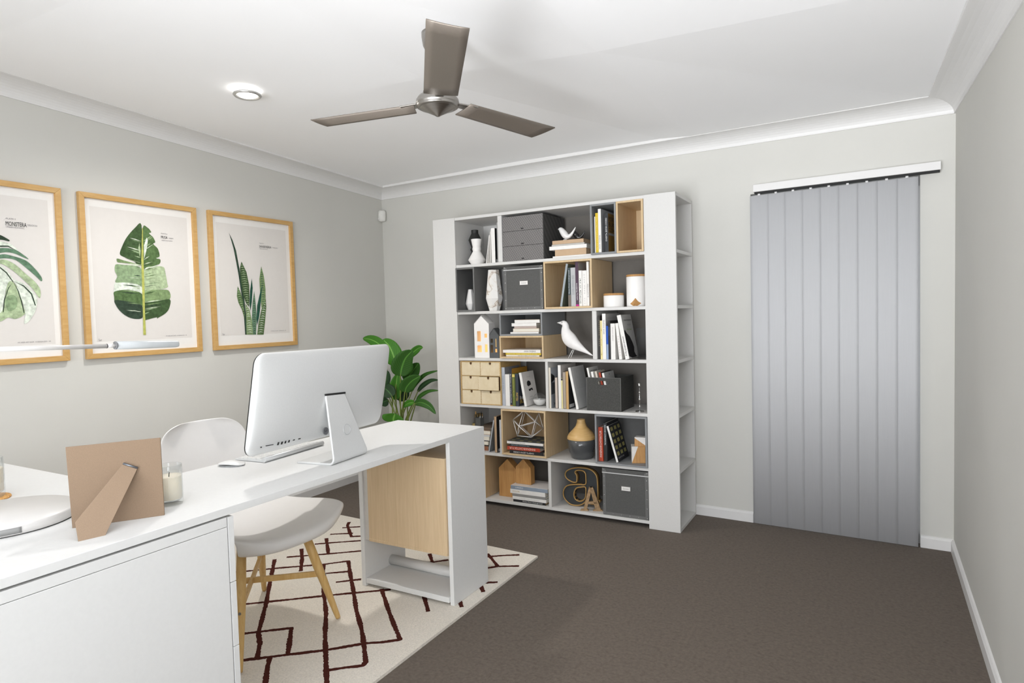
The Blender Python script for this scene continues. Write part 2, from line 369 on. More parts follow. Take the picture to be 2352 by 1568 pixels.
# ---------------------------------------------------------------- rug
Z0 = .012
rug_m = M('rug_wool', 'dcd5ca', .95, var=.10, scale=150, bump=.9, bscale=260, spec=.05, sheen=.15)
def specks(m, col, scale, lo, hi, amt, stretch=None):
    nt = m.node_tree; N = nt.nodes; L = nt.links; b = N['Principled BSDF']; old = b.inputs['Base Color'].links[0].from_socket
    tc = N.new('ShaderNodeTexCoord'); mp = N.new('ShaderNodeMapping'); L.new(tc.outputs['Object'], mp.inputs['Vector'])
    if stretch: mp.inputs['Scale'].default_value = stretch
    nz = N.new('ShaderNodeTexNoise'); nz.inputs['Scale'].default_value = scale; nz.inputs['Detail'].default_value = 5; nz.inputs['Roughness'].default_value = .7; L.new(mp.outputs['Vector'], nz.inputs['Vector'])
    r = N.new('ShaderNodeValToRGB'); r.color_ramp.elements[0].position = lo; r.color_ramp.elements[1].position = hi; r.color_ramp.elements[0].color = (0,0,0,1); r.color_ramp.elements[1].color = (amt,amt,amt,1); L.new(nz.outputs['Fac'], r.inputs['Fac'])
    mx = N.new('ShaderNodeMix'); mx.data_type = 'RGBA'; L.new(r.outputs['Color'], mx.inputs[0]); L.new(old, mx.inputs[6]); mx.inputs[7].default_value = lin(col); L.new(mx.outputs[2], b.inputs['Base Color'])
specks(rug_m, '77706a', 170, .60, .72, .75); specks(rug_m, '9a938a', 45, .60, .75, .3, (1,3,1))
specks(CARPET, '4a4139', 55, .48, .72, .55); specks(CARPET, '776d62', 40, .55, .75, .45)
rug_d = M('rug_dark_wool', '4a2620', .95, var=.25, scale=300, bump=.6, bscale=300, spec=.05)
mb = MB(); mb.prism([(-3.12,.5,.001),(-1.470,.5,.001),(-1.482,2.826,.001),(-3.12,2.905,.001)], (0,0,Z0-.001))
rl = {'a':[(405,570),(372,730),(345,880),(312,1010),(290,1090),(300,1170),(280,1270)],'a2':[(372,1262),(352,1350),(340,1448),(335,1520)],
 'b':[(752,608),(748,730),(757,830),(770,950),(764,1080),(765,1190),(770,1300),(775,1448),(778,1520)],
 'c':[(430,632),(750,606),(928,582),(940,655),(952,730),(968,810),(985,930),(1022,1060),(1040,1180),(1052,1300),(1030,1325),(900,1340),(785,1358)],
 'd':[(1165,780),(1210,920),(1255,1040),(1298,1140),(1180,1158),(1040,1168),(770,1215),(500,1247),(280,1275),(150,1290),(20,1305)],
 'e':[(1230,785),(975,808),(750,830),(360,872),(150,893),(0,905)],'f':[(100,1110),(290,1085),(524,1058),(512,1150),(500,1243)],
 'g':[(430,632),(300,645),(100,664)],'h':[(932,656),(740,673),(400,712),(150,738)],'i':[(1020,712),(960,718),(840,733)],
 'j':[(595,495),(600,560),(590,655)],'k':[(772,420),(787,528)],'l':[(1020,437),(850,449),(690,462)],'m':[(1020,510),(800,530),(490,555)],
 'n':[(935,305),(922,330),(950,408)],'o':[(1015,338),(885,346)],'p':[(962,385),(800,392)],'q':[(1018,405),(940,409)],
 'r':[(1505,530),(1535,615)],'r2':[(1430,598),(1530,590),(1640,574)],'s':[(1468,830),(1482,890),(1497,942)],'t':[(1715,850),(1735,910)],'u':[(1870,760),(1888,803)],
 'v':[(1915,530),(1955,575),(1992,620)],'w':[(1900,634),(1992,620),(2142,618)],'x':[(1900,553),(2030,543),(2145,538)],'y':[(1900,737),(1990,732)]}
rr = random.Random(3)
for k, pts in rl.items():
    W3 = [AZ(500+u/3.0947, 1100+v/3.0947, Z0) for u, v in pts]
    # resample with a wobble so that the tufted line looks hand knotted
    Q = []
    for a, b in zip(W3[:-1], W3[1:]):
        L_ = (b-a).length; m_ = max(2, int(L_/.0055))
        Q += [a.lerp(b, i/m_) for i in range(m_)]
    Q.append(W3[-1]); Lf = []; Rg = []
    for i, p in enumerate(Q):
        t = (Q[min(i+1,len(Q)-1)]-Q[max(i-1,0)]); t.z = 0; t.normalize(); s = Vector((-t.y,t.x,0))
        w = .0094+.0012*math.sin(i*.21+len(k))
        zo = .00001*list(rl).index(k)
        Lf.append(p+s*(w+rr.uniform(-.0017,.0017))+Vector((0,0,.0003+zo))); Rg.append(p-s*(w+rr.uniform(-.0017,.0017))+Vector((0,0,.0003+zo)))
    mb.grid([Lf, Rg], 1, False)
ro = mb.build('area_rug', [rug_m, rug_d], None, recalc=False)
tag(ro, 'cream shaggy rug with dark brown geometric lines under the desk', 'rug')

# ---------------------------------------------------------------- light and camera
def area(name, loc, tgt, sx, sy, e, col=(1,1,1), spread=PI):
    l = bpy.data.lights.new(name, 'AREA'); l.shape = 'RECTANGLE'; l.size = sx; l.size_y = sy; l.energy = e; l.color = col; l.spread = spread
    o = bpy.data.objects.new(name, l); C.objects.link(o); o.location = loc
    o.rotation_euler = (Vector(tgt)-Vector(loc)).to_track_quat('-Z','Y').to_euler(); return o
area('camera_side_fill', (-.85, YN-.05, 1.1), (-1.7, 3.0, 1.45), 2.3, 1.95, 84.0, (.95,.975,1))  # added fill light, set in a made-up opening behind the camera
area('unseen_side_light', (.42, -.75, 1.45), (-1.8, 2.2, 1.2), 1.5, 1.2, 30.0, (.95,.975,1))  # added fill from an invented right wall opening, brightens faces turned to it
area('unseen_side_light', (XL-.06, -1.7, 1.45), (-.6, 2.0, 1.4), 1.3, 1.2, 7.0, (.95,.975,1))  # unseen left window, read from shadows falling to the right
area('ceiling_fill', (-.75, -1.75, .75), (-.15, 1.6, 3.1), 2.0, 1.7, 58.0, (.95,.97,1), spread=1.5)  # added uplight behind the camera, brightens and evens the ceiling
l = bpy.data.lights.new('downlight_lamp', 'SPOT'); l.energy = 62; l.spot_size = 2.9; l.spot_blend = .8; l.shadow_soft_size = .05; l.color = (1,.97,.93)
o = bpy.data.objects.new('downlight_lamp', l); C.objects.link(o); o.location = (dl.x, dl.y, zc_-.03)
w = bpy.data.worlds.new('sky'); bpy.context.scene.world = w; w.use_nodes = True
w.node_tree.nodes['Background'].inputs['Color'].default_value = (.86,.93,1,1); w.node_tree.nodes['Background'].inputs['Strength'].default_value = .9
cam = bpy.data.cameras.new('camera'); cam.sensor_width = 36; cam.lens = FPX/2352*36; cam.clip_start = .02
co = bpy.data.objects.new('camera', cam); C.objects.link(co)
mw = Matrix(((RT.x,UP.x,-FW.x,0),(RT.y,UP.y,-FW.y,0),(RT.z,UP.z,-FW.z,EYE),(0,0,0,1))); co.matrix_world = mw
bpy.context.scene.camera = co
vs = bpy.context.scene.view_settings; vs.view_transform = 'Standard'; vs.look = 'None'; vs.gamma = 1; vs.use_curve_mapping = False; vs.exposure = 0.04
bpy.context.scene.cycles.max_bounces = 10; bpy.context.scene.cycles.diffuse_bounces = 7
# ================================================================ the L-shaped desk
Z0 = .0130
DH, DT = .74, .022
FX, BX = -1.546, -2.052      # front (camera side) and rear edge of the main top
YF, YP, YR_ = 2.447, 2.157, 1.115  # far end, pedestal front, inner edge of the return
YD0 = .42                   # near end (outside the picture)
dk = thing('desk', 'white L-shaped desk with oak box pedestal, carrying the computer', 'desk', (-1.8, 1.6, Z0))
mb = MB()
mb.prism([(FX,YD0,DH-DT),(FX,YP+.012,DH-DT),(FX-.021,YP+.012,DH-DT),(FX-.021,YF,DH-DT),(BX,YF,DH-DT),(BX,YR_,DH-DT),(-2.93,YR_,DH-DT),(-2.93,YD0,DH-DT)], (0,0,DT))
mb.build('desktop', WHITE, dk, .0012)
mb = MB(); mb.box(FX-.020, FX, YP+.0125, YF, Z0, DH); mb.build('end_panel', WHITE, dk, .0012)
mb = MB(); mb.box(BX-.004, BX+.018, YP, YF, Z0, DH-DT-.0005); mb.build('end_panel', WHITE, dk, .0012)
mb = MB(); mb.box(BX+.0185, FX-.0205, YP+.003, YF-.05, .026, .050); mb.build('bottom_shelf', WHITE, dk, .0012)
mb = MB(); mb.tube([(BX+.019, YF-.105, .0735), (FX-.021, YF-.105, .0735)], .0232, 24)
mb.build('kick_roll', WHITE_S, dk)
bx = MB(); q0, q1 = BX+.0515, FX-.0215
bz0, bz1 = .228, .648
bx.box(BX+.046, FX-.0215, YP+.004, YP+.018, bz0+.012, bz1-.012); fr = bx.build('box_front', OAK, dk)
bx = MB(); bx.box(BX+.046, FX-.0215, YP+.002, YF-.02, bz1-.012, bz1); bx.build('box_top', OAK, dk, .0008)
bx = MB(); bx.box(BX+.046, FX-.0215, YP+.002, YF-.02, bz0, bz0+.012); bx.build('box_bottom', OAK, dk, .0008)
bx = MB(); bx.box(BX+.046, BX+.058, YP+.018, YF-.02, bz0+.012, bz1-.012); bx.box(FX-.0335, FX-.0215, YP+.018, YF-.02, bz0+.012, bz1-.012); bx.box(BX+.058, FX-.0335, YF-.032, YF-.02, bz0+.012, bz1-.012); bx.build('box_carcass', OAK, dk)
mb = MB(); mb.box(BX+.0185, BX+.0455, YP+.008, YF-.02, bz0, DH-DT-.001); mb.build('spacer', M('grey_edge','cbc8c4',.5), dk)

# cabinet under the return: its back faces the camera, the drawers face the chair
cb = thing('drawer_cabinet', 'white drawer cabinet under the near end of the desk', 'cabinet', (-2.2, .8, Z0))
ZT = DH-DT-.006
mb = MB(); mb.box(-2.90, FX-.022, YD0+.02, 1.107, Z0, ZT-.001); mb.build('carcass', WHITE, cb)
mb = MB(); mb.box(FX-.020, FX-.002, YD0+.02, 1.107, ZT-.026, ZT); mb.build('top_rail', WHITE, cb, .001)
mb = MB(); mb.box(FX-.020, FX-.002, YD0+.02, 1.107, Z0, ZT-.0275); mb.build('side_panel', WHITE, cb, .001)
zs = [Z0+.02, .344, .5265, ZT]
for xa, xb in ((-2.385, FX-.002),):
    for i in range(3):
        mb = MB(); mb.box(xa, xb, 1.110, 1.128, zs[i]+.001, zs[i+1]-.001); mb.build('drawer', WHITE, cb, .001)

# ================================================================ things on the desk
# --- computer
im = thing('desktop_computer', 'silver all-in-one desktop computer seen from behind on the white desk', 'computer', (-1.70, 1.69, DH))
yw = .05; tl = -.03
n_ = Vector((math.cos(yw)*math.cos(tl), math.sin(yw)*math.cos(tl), -math.sin(tl)))   # towards the camera side
u_ = Vector((-math.sin(yw), math.cos(yw), 0)); w_ = n_.cross(u_).normalized()
if w_.z < 0: w_ = -w_
p_ = (-1.727, 1.69, .98)
TLc, TRc, BLc, BRc = [APL(*q, p_, n_) for q in ((588,812),(896.5,789),(562.5,1053),(872,969))]
def SC(s, t):  # s across 0..1, t up 0..1
    return (BLc*(1-s)+BRc*s)*(1-t)+(TLc*(1-s)+TRc*s)*t
Wd = (BRc-BLc).length; Ht = (TLc-BLc).length
def rrect(s, t, r=.035):
    """square 0..1 mapped to a rounded rectangle"""
    a, b = s*2-1, t*2-1; hw, hh = Wd/2, Ht/2; x, y = a*hw, b*hh
    # pull the corner in
    dx, dy = abs(x)-(hw-r), abs(y)-(hh-r)
    if dx > 0 and dy > 0:
        m_ = max(dx, dy); l_ = math.hypot(dx, dy)
        if l_ > 0: f_ = m_/l_; x = math.copysign(hw-r+dx*f_, x); y = math.copysign(hh-r+dy*f_, y)
    return (x/Wd+.5, y/Ht+.5)
NS, NT = 44, 28
def spread(i, n): # denser near the ends
    t = i/n; return .5-.5*math.cos(PI*t)*(1-.0) if 0 else (t*t*(3-2*t)*.5+t*.5)
def bulge(s, t):
    a, b = abs(s*2-1), abs(t*2-1)
    e = min((1-a)*Wd/2, (1-b)*Ht/2)
    rim = .006*(1-math.exp(-e/.006))
    g = max(0, 1-a**2.6)*max(0, 1-b**2.6)
    return rim+.034*(g**.75)
G = [[None]*(NT+1) for _ in range(NS+1)]; B0 = [[None]*(NT+1) for _ in range(NS+1)]
for i in range(NS+1):
    for j in range(NT+1):
        s, t = spread(i, NS), spread(j, NT); S_, T_ = rrect(s, t); p = SC(S_, T_)
        G[i][j] = p+n_*bulge(s, t); B0[i][j] = p
mb = MB(); mb.grid(G)
ring = [(i,0) for i in range(NS+1)]+[(NS,j) for j in range(1,NT+1)]+[(i,NT) for i in range(NS-1,-1,-1)]+[(0,j) for j in range(NT-1,0,-1)]
rb = [B0[i][j]-n_*.004 for i, j in ring]; rt_ = [G[i][j] for i, j in ring]
mb.grid([rt_+[rt_[0]], rb+[rb[0]]])
casing = mb.build('casing', ALU, im)
mb = MB(); mb.prism([B0[i][j]-n_*.0045 for i, j in ring], -n_*.004); mb.build('screen_glass', M('screen_glass','0d0d0e',.1,spec=.6), im)
def onback(u, v, off=.0):   # point of the back surface under a pixel
    p = APL(u, v, p_, n_)
    for _ in range(4):
        d_ = p-BLc; s = d_.dot((BRc-BLc).normalized())/Wd; t = d_.dot((TLc-BLc).normalized())/Ht
        p = APL(u, v, Vector(p_)+n_*(bulge(min(max(s,0),1), min(max(t,0),1))+off), n_)
    return p
def port(pix, nm='port', mat=GAP):
    mb = MB(); mb.prism([onback(*q, -.0005) for q in pix], n_*.0016); return mb.build(nm, mat, casing)
def z6(u, v): return (540+u/3.92, 760+v/3.92)
for pp in ([(275,1030),(343,1019),(343,1025),(275,1037)], [(384,1001),(397,999),(390,1026),(376,1028)], [(417,996),(430,994),(423,1019),(409,1021)],
           [(450,989),(460,987),(455,1010),(442,1012)], [(481,982),(492,980),(487,1002),(474,1004)], [(524,976),(537,974),(534,984),(517,987)], [(571,966),(590,963),(585,973),(566,976)],
           [(228,1041),(238,1040),(238,1050),(227,1051)]):
    port([z6(*q) for q in pp])
sc_ = onback(*z6(816,900)); mb = MB()
RX = Matrix((u_.to_4d(), w_.to_4d(), n_.to_4d(), (0,0,0,1))).transposed(); RX[3] = (0,0,0,1); RX = Matrix(((u_.x,w_.x,n_.x,sc_.x),(u_.y,w_.y,n_.y,sc_.y),(u_.z,w_.z,n_.z,sc_.z),(0,0,0,1)))
mb.X = RX; mb.lathe([(.0135,-.002),(.0135,.0010),(.0112,.0013),(.0102,.0003),(0,.0003)], n=28); sk = mb.build('power_socket', M('socket_grey','77777a',.4,metal=.4), casing)
mb = MB(); mb.X = RX
for a in (-.004, 0, .004): mb.lathe([(.0015,.0002),(.0015,.0012)], (a,.0014 if a else -.002,0), 10)
mb.build('socket_pin', BLACK, sk)
# stand: bent aluminium plate
f0, f1, f2 = AZ(682,1064,DH), AZ(767,1070,DH), AZ(846,1042,DH); f3 = f0+(f2-f1)*.98
top0, top1 = APL(747,908,Vector(p_)+n_*.040,n_), APL(790,903,Vector(p_)+n_*.040,n_)
th = .008; mb = MB(); K = 7
def strip(e0, e1):  # cross rows
    rows = []
    base_b = [f1+Vector((0,0,th/2)), f2+Vector((0,0,th/2))]
    rows.append([f0+Vector((0,0,th/2)), f3+Vector((0,0,th/2))])
    dirb = (f0-f1).normalized()
    rows.append([base_b[0]+dirb*.02, base_b[1]+dirb*.02])
    up0 = (top0-f1).normalized(); up1 = (top1-f2).normalized()
    for k in range(1, K+1):
        a = k/K*PI/2
        rows.append([b+dirb*(.02*(1-math.sin(a)))+u*(.024*(1-math.cos(a))) for b, u in zip(base_b, (up0, up1))])
    rows.append([base_b[0]+(top0-base_b[0])*.5, base_b[1]+(top1-base_b[1])*.5])
    rows.append([top0, top1])
    return rows
R_ = strip(0, 1); R2 = [[a.lerp(b, t) for t in (0,.03,.5,.97,1)] for a, b in R_]
mb.grid(R2); st = mb.build('stand', ALU, im, solid=th, recalc=False)
st.modifiers.new('bev','BEVEL').width = .0025; st.modifiers['bev'].limit_method = 'ANGLE'; st.modifiers['bev'].segments = 3
mb = MB(); a_, b_ = APL(745,907,Vector(p_)+n_*.0385,n_), APL(791,902,Vector(p_)+n_*.0385,n_)
mb.prism([a_-w_*.003, b_-w_*.003, b_+w_*.004, a_+w_*.004], n_*.006); mb.build('hinge_slot', BLACK, im)
# cable hole ring on the neck
nb = R_[-2]; nmid = ((nb[0]+nb[1])/2); upn = (R_[-1][0]-R_[-3][0]).normalized(); an = (nb[1]-nb[0]).normalized(); nn = an.cross(upn).normalized(); nn = nn if nn.x > 0 else -nn
cc_ = APL(795,986,nmid,nn)+nn*(th/2)
RX = Matrix(((an.x,upn.x,nn.x,cc_.x),(an.y,upn.y,nn.y,cc_.y),(an.z,upn.z,nn.z,cc_.z),(0,0,0,1)))
mb = MB(); mb.X = RX; mb.lathe([(.0195,-.001),(.0195,.0009),(.0178,.0009),(.0178,-.001)], n=36, close=False); mb.build('cable_hole_ring', M('ring_alu','c4c6c7',.35,metal=.5), st)
# --- keyboard
kb = thing('keyboard', 'slim white keyboard beneath the computer screen', 'keyboard', (-1.96, 1.69, DH))
k0, k1 = AZ(606,1060,DH+.004), AZ(741,1020,DH+.004); kd = (k1-k0).normalized(); kp = Vector((-kd.y, kd.x, 0)); kp = kp if kp.x < 0 else -kp
mb = MB(); a, b = k0, k1
mb.prism([a+kp*.006+Vector((0,0,-.003)), a+kp*.006+Vector((0,0,.009)), a+kp*.14+Vector((0,0,.002)), a+kp*.14+Vector((0,0,-.003))], b-a); mb.build('body', ALU, kb, .001)
mb = MB(); mb.tube([a+Vector((0,0,.0055)), b+Vector((0,0,.0055))], .0088, 16); mb.build('battery_tube', ALU, kb)
mb = MB()
for r_ in range(5):
    for c_ in range(14):
        o_ = a+kd*(.006+c_*.0222)+kp*(.022+r_*.0225)+Vector((0,0,.0078-r_*.0011)); mb.prism([o_, o_+kd*.019, o_+kd*.019+kp*.019, o_+kp*.019], (0,0,.002))
mb.build('keys', WHITE_S, kb)
# --- mouse
m0 = AZ(503,1068,DH); m1 = AZ(561,1069,DH); mc = (m0+m1)/2; md = (m1-m0).normalized(); ml = (m1-m0).length
mo = thing('computer_mouse', 'low white computer mouse on the desk beside the computer', 'mouse', (mc.x, mc.y, DH))
mp_ = Vector((-md.y, md.x, 0)); P = []
for i in range(13):
    s = i/12*2-1; row = []
    for j in range(9):
        t = j/8*2-1; wd = .029*(1-abs(s)**3.2)**.5
        row.append(mc+md*(s*ml/2)+mp_*(t*wd)+Vector((0,0,.0045+.0125*(1-s*s*.95)*(1-t*t*.6)-.001*s)))
    P.append(row)
mb = MB(); mb.grid(P); mb.build('top_shell', WHITE_S, mo, solid=.002, recalc=False)
mb = MB(); mb.prism([mc+md*(math.cos(a)*ml*.46)+mp_*(math.sin(a)*.026)+Vector((0,0,.0)) for a in [2*PI*k/24 for k in range(24)]], (0,0,.0042)); mb.build('base', M('mouse_base','8d8f90',.4), mo)
# --- easel-back photo frame
b0, b1 = AZ(166,1213,DH), AZ(378,1183,DH); fd = (b1-b0).normalized(); nh = Vector((fd.y,-fd.x,0)); tilt = .16
fu = Vector((-nh.x*math.sin(tilt), -nh.y*math.sin(tilt), math.cos(tilt))); fn = Vector((nh.x*math.cos(tilt), nh.y*math.cos(tilt), math.sin(tilt)))
pf = thing('photo_frame', 'kraft brown photo frame with easel leg, seen from its back on the desk', 'photo frame', (b0+b1)/2)
t0, t1 = APL(150,1026.5,b0,fn), APL(368,1004.5,b0,fn)
mb = MB(); mb.prism([b0, b1, t1, t0], -fn*.012); mb.build('back_board', TAN, pf, .001)
mb = MB(); mb.prism([b0-fn*.0122+fu*.01+fd*.01, b1-fn*.0122+fu*.01-fd*.01, t1-fn*.0122-fu*.01-fd*.01, t0-fn*.0122-fu*.01+fd*.01], -fn*.001); mb.build('photo_glass', M('photo_front','cfcac4',.2), pf)
h0, h1 = APL(282.5,1064.5,b0+fn*.003,fn), APL(316,1075,b0+fn*.003,fn); g0, g1 = AZ(180,1243.5,DH), AZ(242,1229,DH)
ln = (h1-h0).cross(g0-h0).normalized(); ln = ln if ln.dot(fn) > 0 else -ln
s0, s1 = APL(172.5,1199,h0,ln), APL(256.5,1198,h0,ln)
mb = MB(); mb.prism([h0, s0, g0, g1, s1, h1], -ln*.003); mb.build('easel_leg', M('kraft_leg','95806c',.75,var=.06,scale=500,spec=.2), pf, .0006)
mb = MB(); mb.tube([h0+ln*.001, h1+ln*.001], .0028, 10); mb.build('hinge', M('hinge_metal','7b7f85',.4,metal=.8), pf)
# --- candle in a glass beside the photo frame, and the one at the left edge on its cork coaster
def candle(c, r, h, wax0, wax1, label):
    cd = thing('candle', label, 'candle', c)
    mb = MB(); mb.lathe([(r*.93,0),(r,.004),(r*1.02,h*.25),(r*1.02,h*.85),(r*1.0,h-.001),(r*.985,h),(r*.965,h-.001),(r*.96,h*.85),(r*.955,.016),(r*.8,.011),(0,.010)], c, 40); mb.build('glass', GLASS, cd)
    mb = MB(); mb.lathe([(0,wax0),(r*.94,wax0),(r*.945,wax1-.003),(r*.92,wax1),(r*.6,wax1-.004),(0,wax1-.004)], c, 40, close=False); mb.build('wax', WAX, cd)
    mb = MB(); mb.tube([(c[0],c[1],c[2]+wax1-.006),(c[0]+.001,c[1],c[2]+wax1+.003),(c[0]+.003,c[1],c[2]+wax1+.009)], .0012, 8); mb.build('wick', BLACK, cd)
    return cd
cc = AZ(391,1157,DH); candle((cc.x,cc.y,DH), .034, .113, .017, .082, 'glass candle with cream wax standing behind the kraft photo frame')
c2 = Vector((-2.298, .852, DH))
mb = MB(); mb.lathe([(.0,0),(.052,0),(.054,.002),(.054,.005),(.052,.007),(0,.007)], c2, 40, close=False); tag(mb.build('coaster', CORK), 'round cork coaster under the candle at the left edge', 'coaster')
candle((c2.x,c2.y,DH+.0072), .040, .118, .018, .085, 'glass candle with cream wax on the cork coaster, cut by the picture edge')
# --- desk lamp
lb = Vector((-1.985, .765, DH)); 
lamp = thing('desk_lamp', 'white desk lamp with round disc base and long thin horizontal arm', 'lamp', lb)
LW = M('lamp_white','d3d1cf',.35,var=.01)
mb = MB(); mb.lathe([(.0,.0018),(.158,.0018),(.162,.004),(.162,.024),(.159,.028),(0,.028)], lb, 72, close=False); ba = mb.build('base', LW, lamp, .0)
mb = MB(); mb.lathe([(.156,-.0),(.1605,.0012)], (lb.x,lb.y,DH+.0004), 72, close=False); mb.build('foot_pad', BLACK, lamp)
for q in ((0,1220),): pass
sa = AZ(-40,1224,DH+.013)-lb; sb = AZ(47,1214,DH+.013)-lb; a0_, a1_ = math.atan2(sa.y,sa.x), math.atan2(sb.y,sb.x)
mb = MB(); mb.grid([[(lb.x+.1628*math.cos(a0_+(a1_-a0_)*k/12), lb.y+.1628*math.sin(a0_+(a1_-a0_)*k/12), z) for k in range(13)] for z in (DH+.006, DH+.021)]); mb.build('switch_slot', M('slot_grey','8a8a89',.5), lamp, solid=.001)
aA = AX(245,794.5,-1.985); aB = AX(0,802,-1.985); dA = (aB-aA).normalized(); aC = aA+dA*((lb.y-.07-aA.y)/dA.y)
mb = MB(); mb.tube([aA, aC], .0065, 16); mb.build('arm', LW, lamp)
mb = MB(); mb.tube([(lb.x,lb.y-.07,DH+.027),(lb.x,lb.y-.07,aC.z+.01)], .0085, 18); mb.build('post', LW, lamp)
hA = AX(265,793,-1.985); mb = MB(); mb.tube([aA, hA], .0062, 14); mb.build('neck', LW, lamp)
mb = MB(); mb.tube([aA-dA*.0006, aA+dA*.0012], .0069, 14); mb.build('joint_ring', GAP, lamp)
hB = AX(403,789.5,-1.985); hd = (hB-hA).normalized(); hs = Vector((-hd.y,hd.x,0)).normalized()
mb = MB(); P = []
for s, ww, hh in ((0,.006,.0115),(.01,.010,.0125),(.5,.022,.0125),(.98,.022,.0115),(1,.021,.011)):
    c_ = hA.lerp(hB, s); P.append([c_+hs*(ww*math.cos(a))*1.0+Vector((0,0,hh*(abs(math.sin(a))**.5)*math.copysign(1,math.sin(a)))) for a in [2*PI*k/24 for k in range(25)]])
mb.grid(P); mb.add(P[0][:24], [tuple(range(24))]); mb.add(P[-1][:24], [tuple(range(24))]); mb.build('lamp_head', M('lamp_head_grey','b9bdbf',.4), lamp)
mb = MB(); mb.tube([hA-hd*.0015, hA+hd*.0015], .0122, 18); mb.build('joint_ring', M('ring_grey','77787a',.4), lamp)

# ================================================================ chair
ch = thing('chair', 'white moulded shell chair with oak dowel legs, behind the desk', 'chair', (-2.17, 1.643, Z0), math.radians(-4))
prof_c = [(.316,.402,.200),(.332,.412,.222),(.338,.430,.236),(.328,.444,.245),(.303,.450,.250),(.215,.447,.252),(.09,.434,.250),(-.04,.428,.246),(-.14,.440,.236),(-.20,.475,.224),(-.235,.53,.212),(-.262,.60,.206),(-.285,.67,.203),(-.303,.73,.198),(-.316,.78,.180),(-.322,.81,.145),(-.324,.824,.095)]
ca, sa_ = math.cos(math.radians(-4)), math.sin(math.radians(-4))
def CH(x, y, z): return Vector((-2.17+x*ca-y*sa_, 1.643+x*sa_+y*ca, z+Z0))
P = []
for i, (x, z, hw) in enumerate(prof_c):
    f_ = i/(len(prof_c)-1); row = []
    for j in range(13):
        t = j/12*2-1; seat = max(0, 1-abs(f_-.33)/.33); back = max(0, min(1, (f_-.45)/.2))
        dz = .035*abs(t)**3*seat+ (.02*abs(t)**2*(1-back) if f_ > .12 else .006*t*t)
        dx = .05*abs(t)**2.2*back*(1-.3*f_) - (.075*abs(t)**3.5*max(0, 1-f_/.36))
        row.append(CH(x+dx, t*hw, z+dz))
    P.append(row)
mb = MB(); mb.grid(P); mb.build('shell', M('chair_shell','e2e0de',.38,var=.008,spec=.45), ch, solid=.007, sub=2, recalc=False)
feet = [AZ(777,1420,Z0)+Vector((0,0,.0035)), AZ(551,1546,Z0)+Vector((0,0,.0035)), AZ(607,1356,Z0)+Vector((0,0,.0035)), Vector((-2.43,1.44,Z0+.0035))]
tops = [CH(.165,.125,.428), CH(.165,-.135,.428), CH(-.115,.125,.42), CH(-.115,-.125,.42)]
mids = []
for F, T in zip(feet, tops):
    mb = MB(); mb.tube([F, F.lerp(T,.02), F.lerp(T,.55), F.lerp(T,1)], [.0095,.0105,.0185,.0165], 16); lg = mb.build('leg', BEECH, ch)
    mids.append(F.lerp(T, .44))
    d_ = (F.lerp(T,.47)-Vector((-2.17,1.66,.2))); q = F.lerp(T,.455); dd = Vector((q.x+2.17, q.y-1.66, 0)).normalized()
    mb = MB(); mb.tube([q+dd*.0165, q+dd*.0195], .005, 12); mb.build('bolt', STEEL, lg)
for a, b in ((0,3),(1,2)):
    A_, B_ = mids[a]+Vector((0,0,.012)), mids[b]+Vector((0,0,.012)); d_ = (B_-A_).normalized(); s_ = Vector((-d_.y,d_.x,0))*.006; up_ = Vector((0,0,.022))
    mb = MB(); mb.prism([A_-s_-up_*.5, A_+s_-up_*.5, A_+s_+up_*.5, A_-s_+up_*.5], B_-A_); mb.build('cross_brace', BEECH, ch, .001)

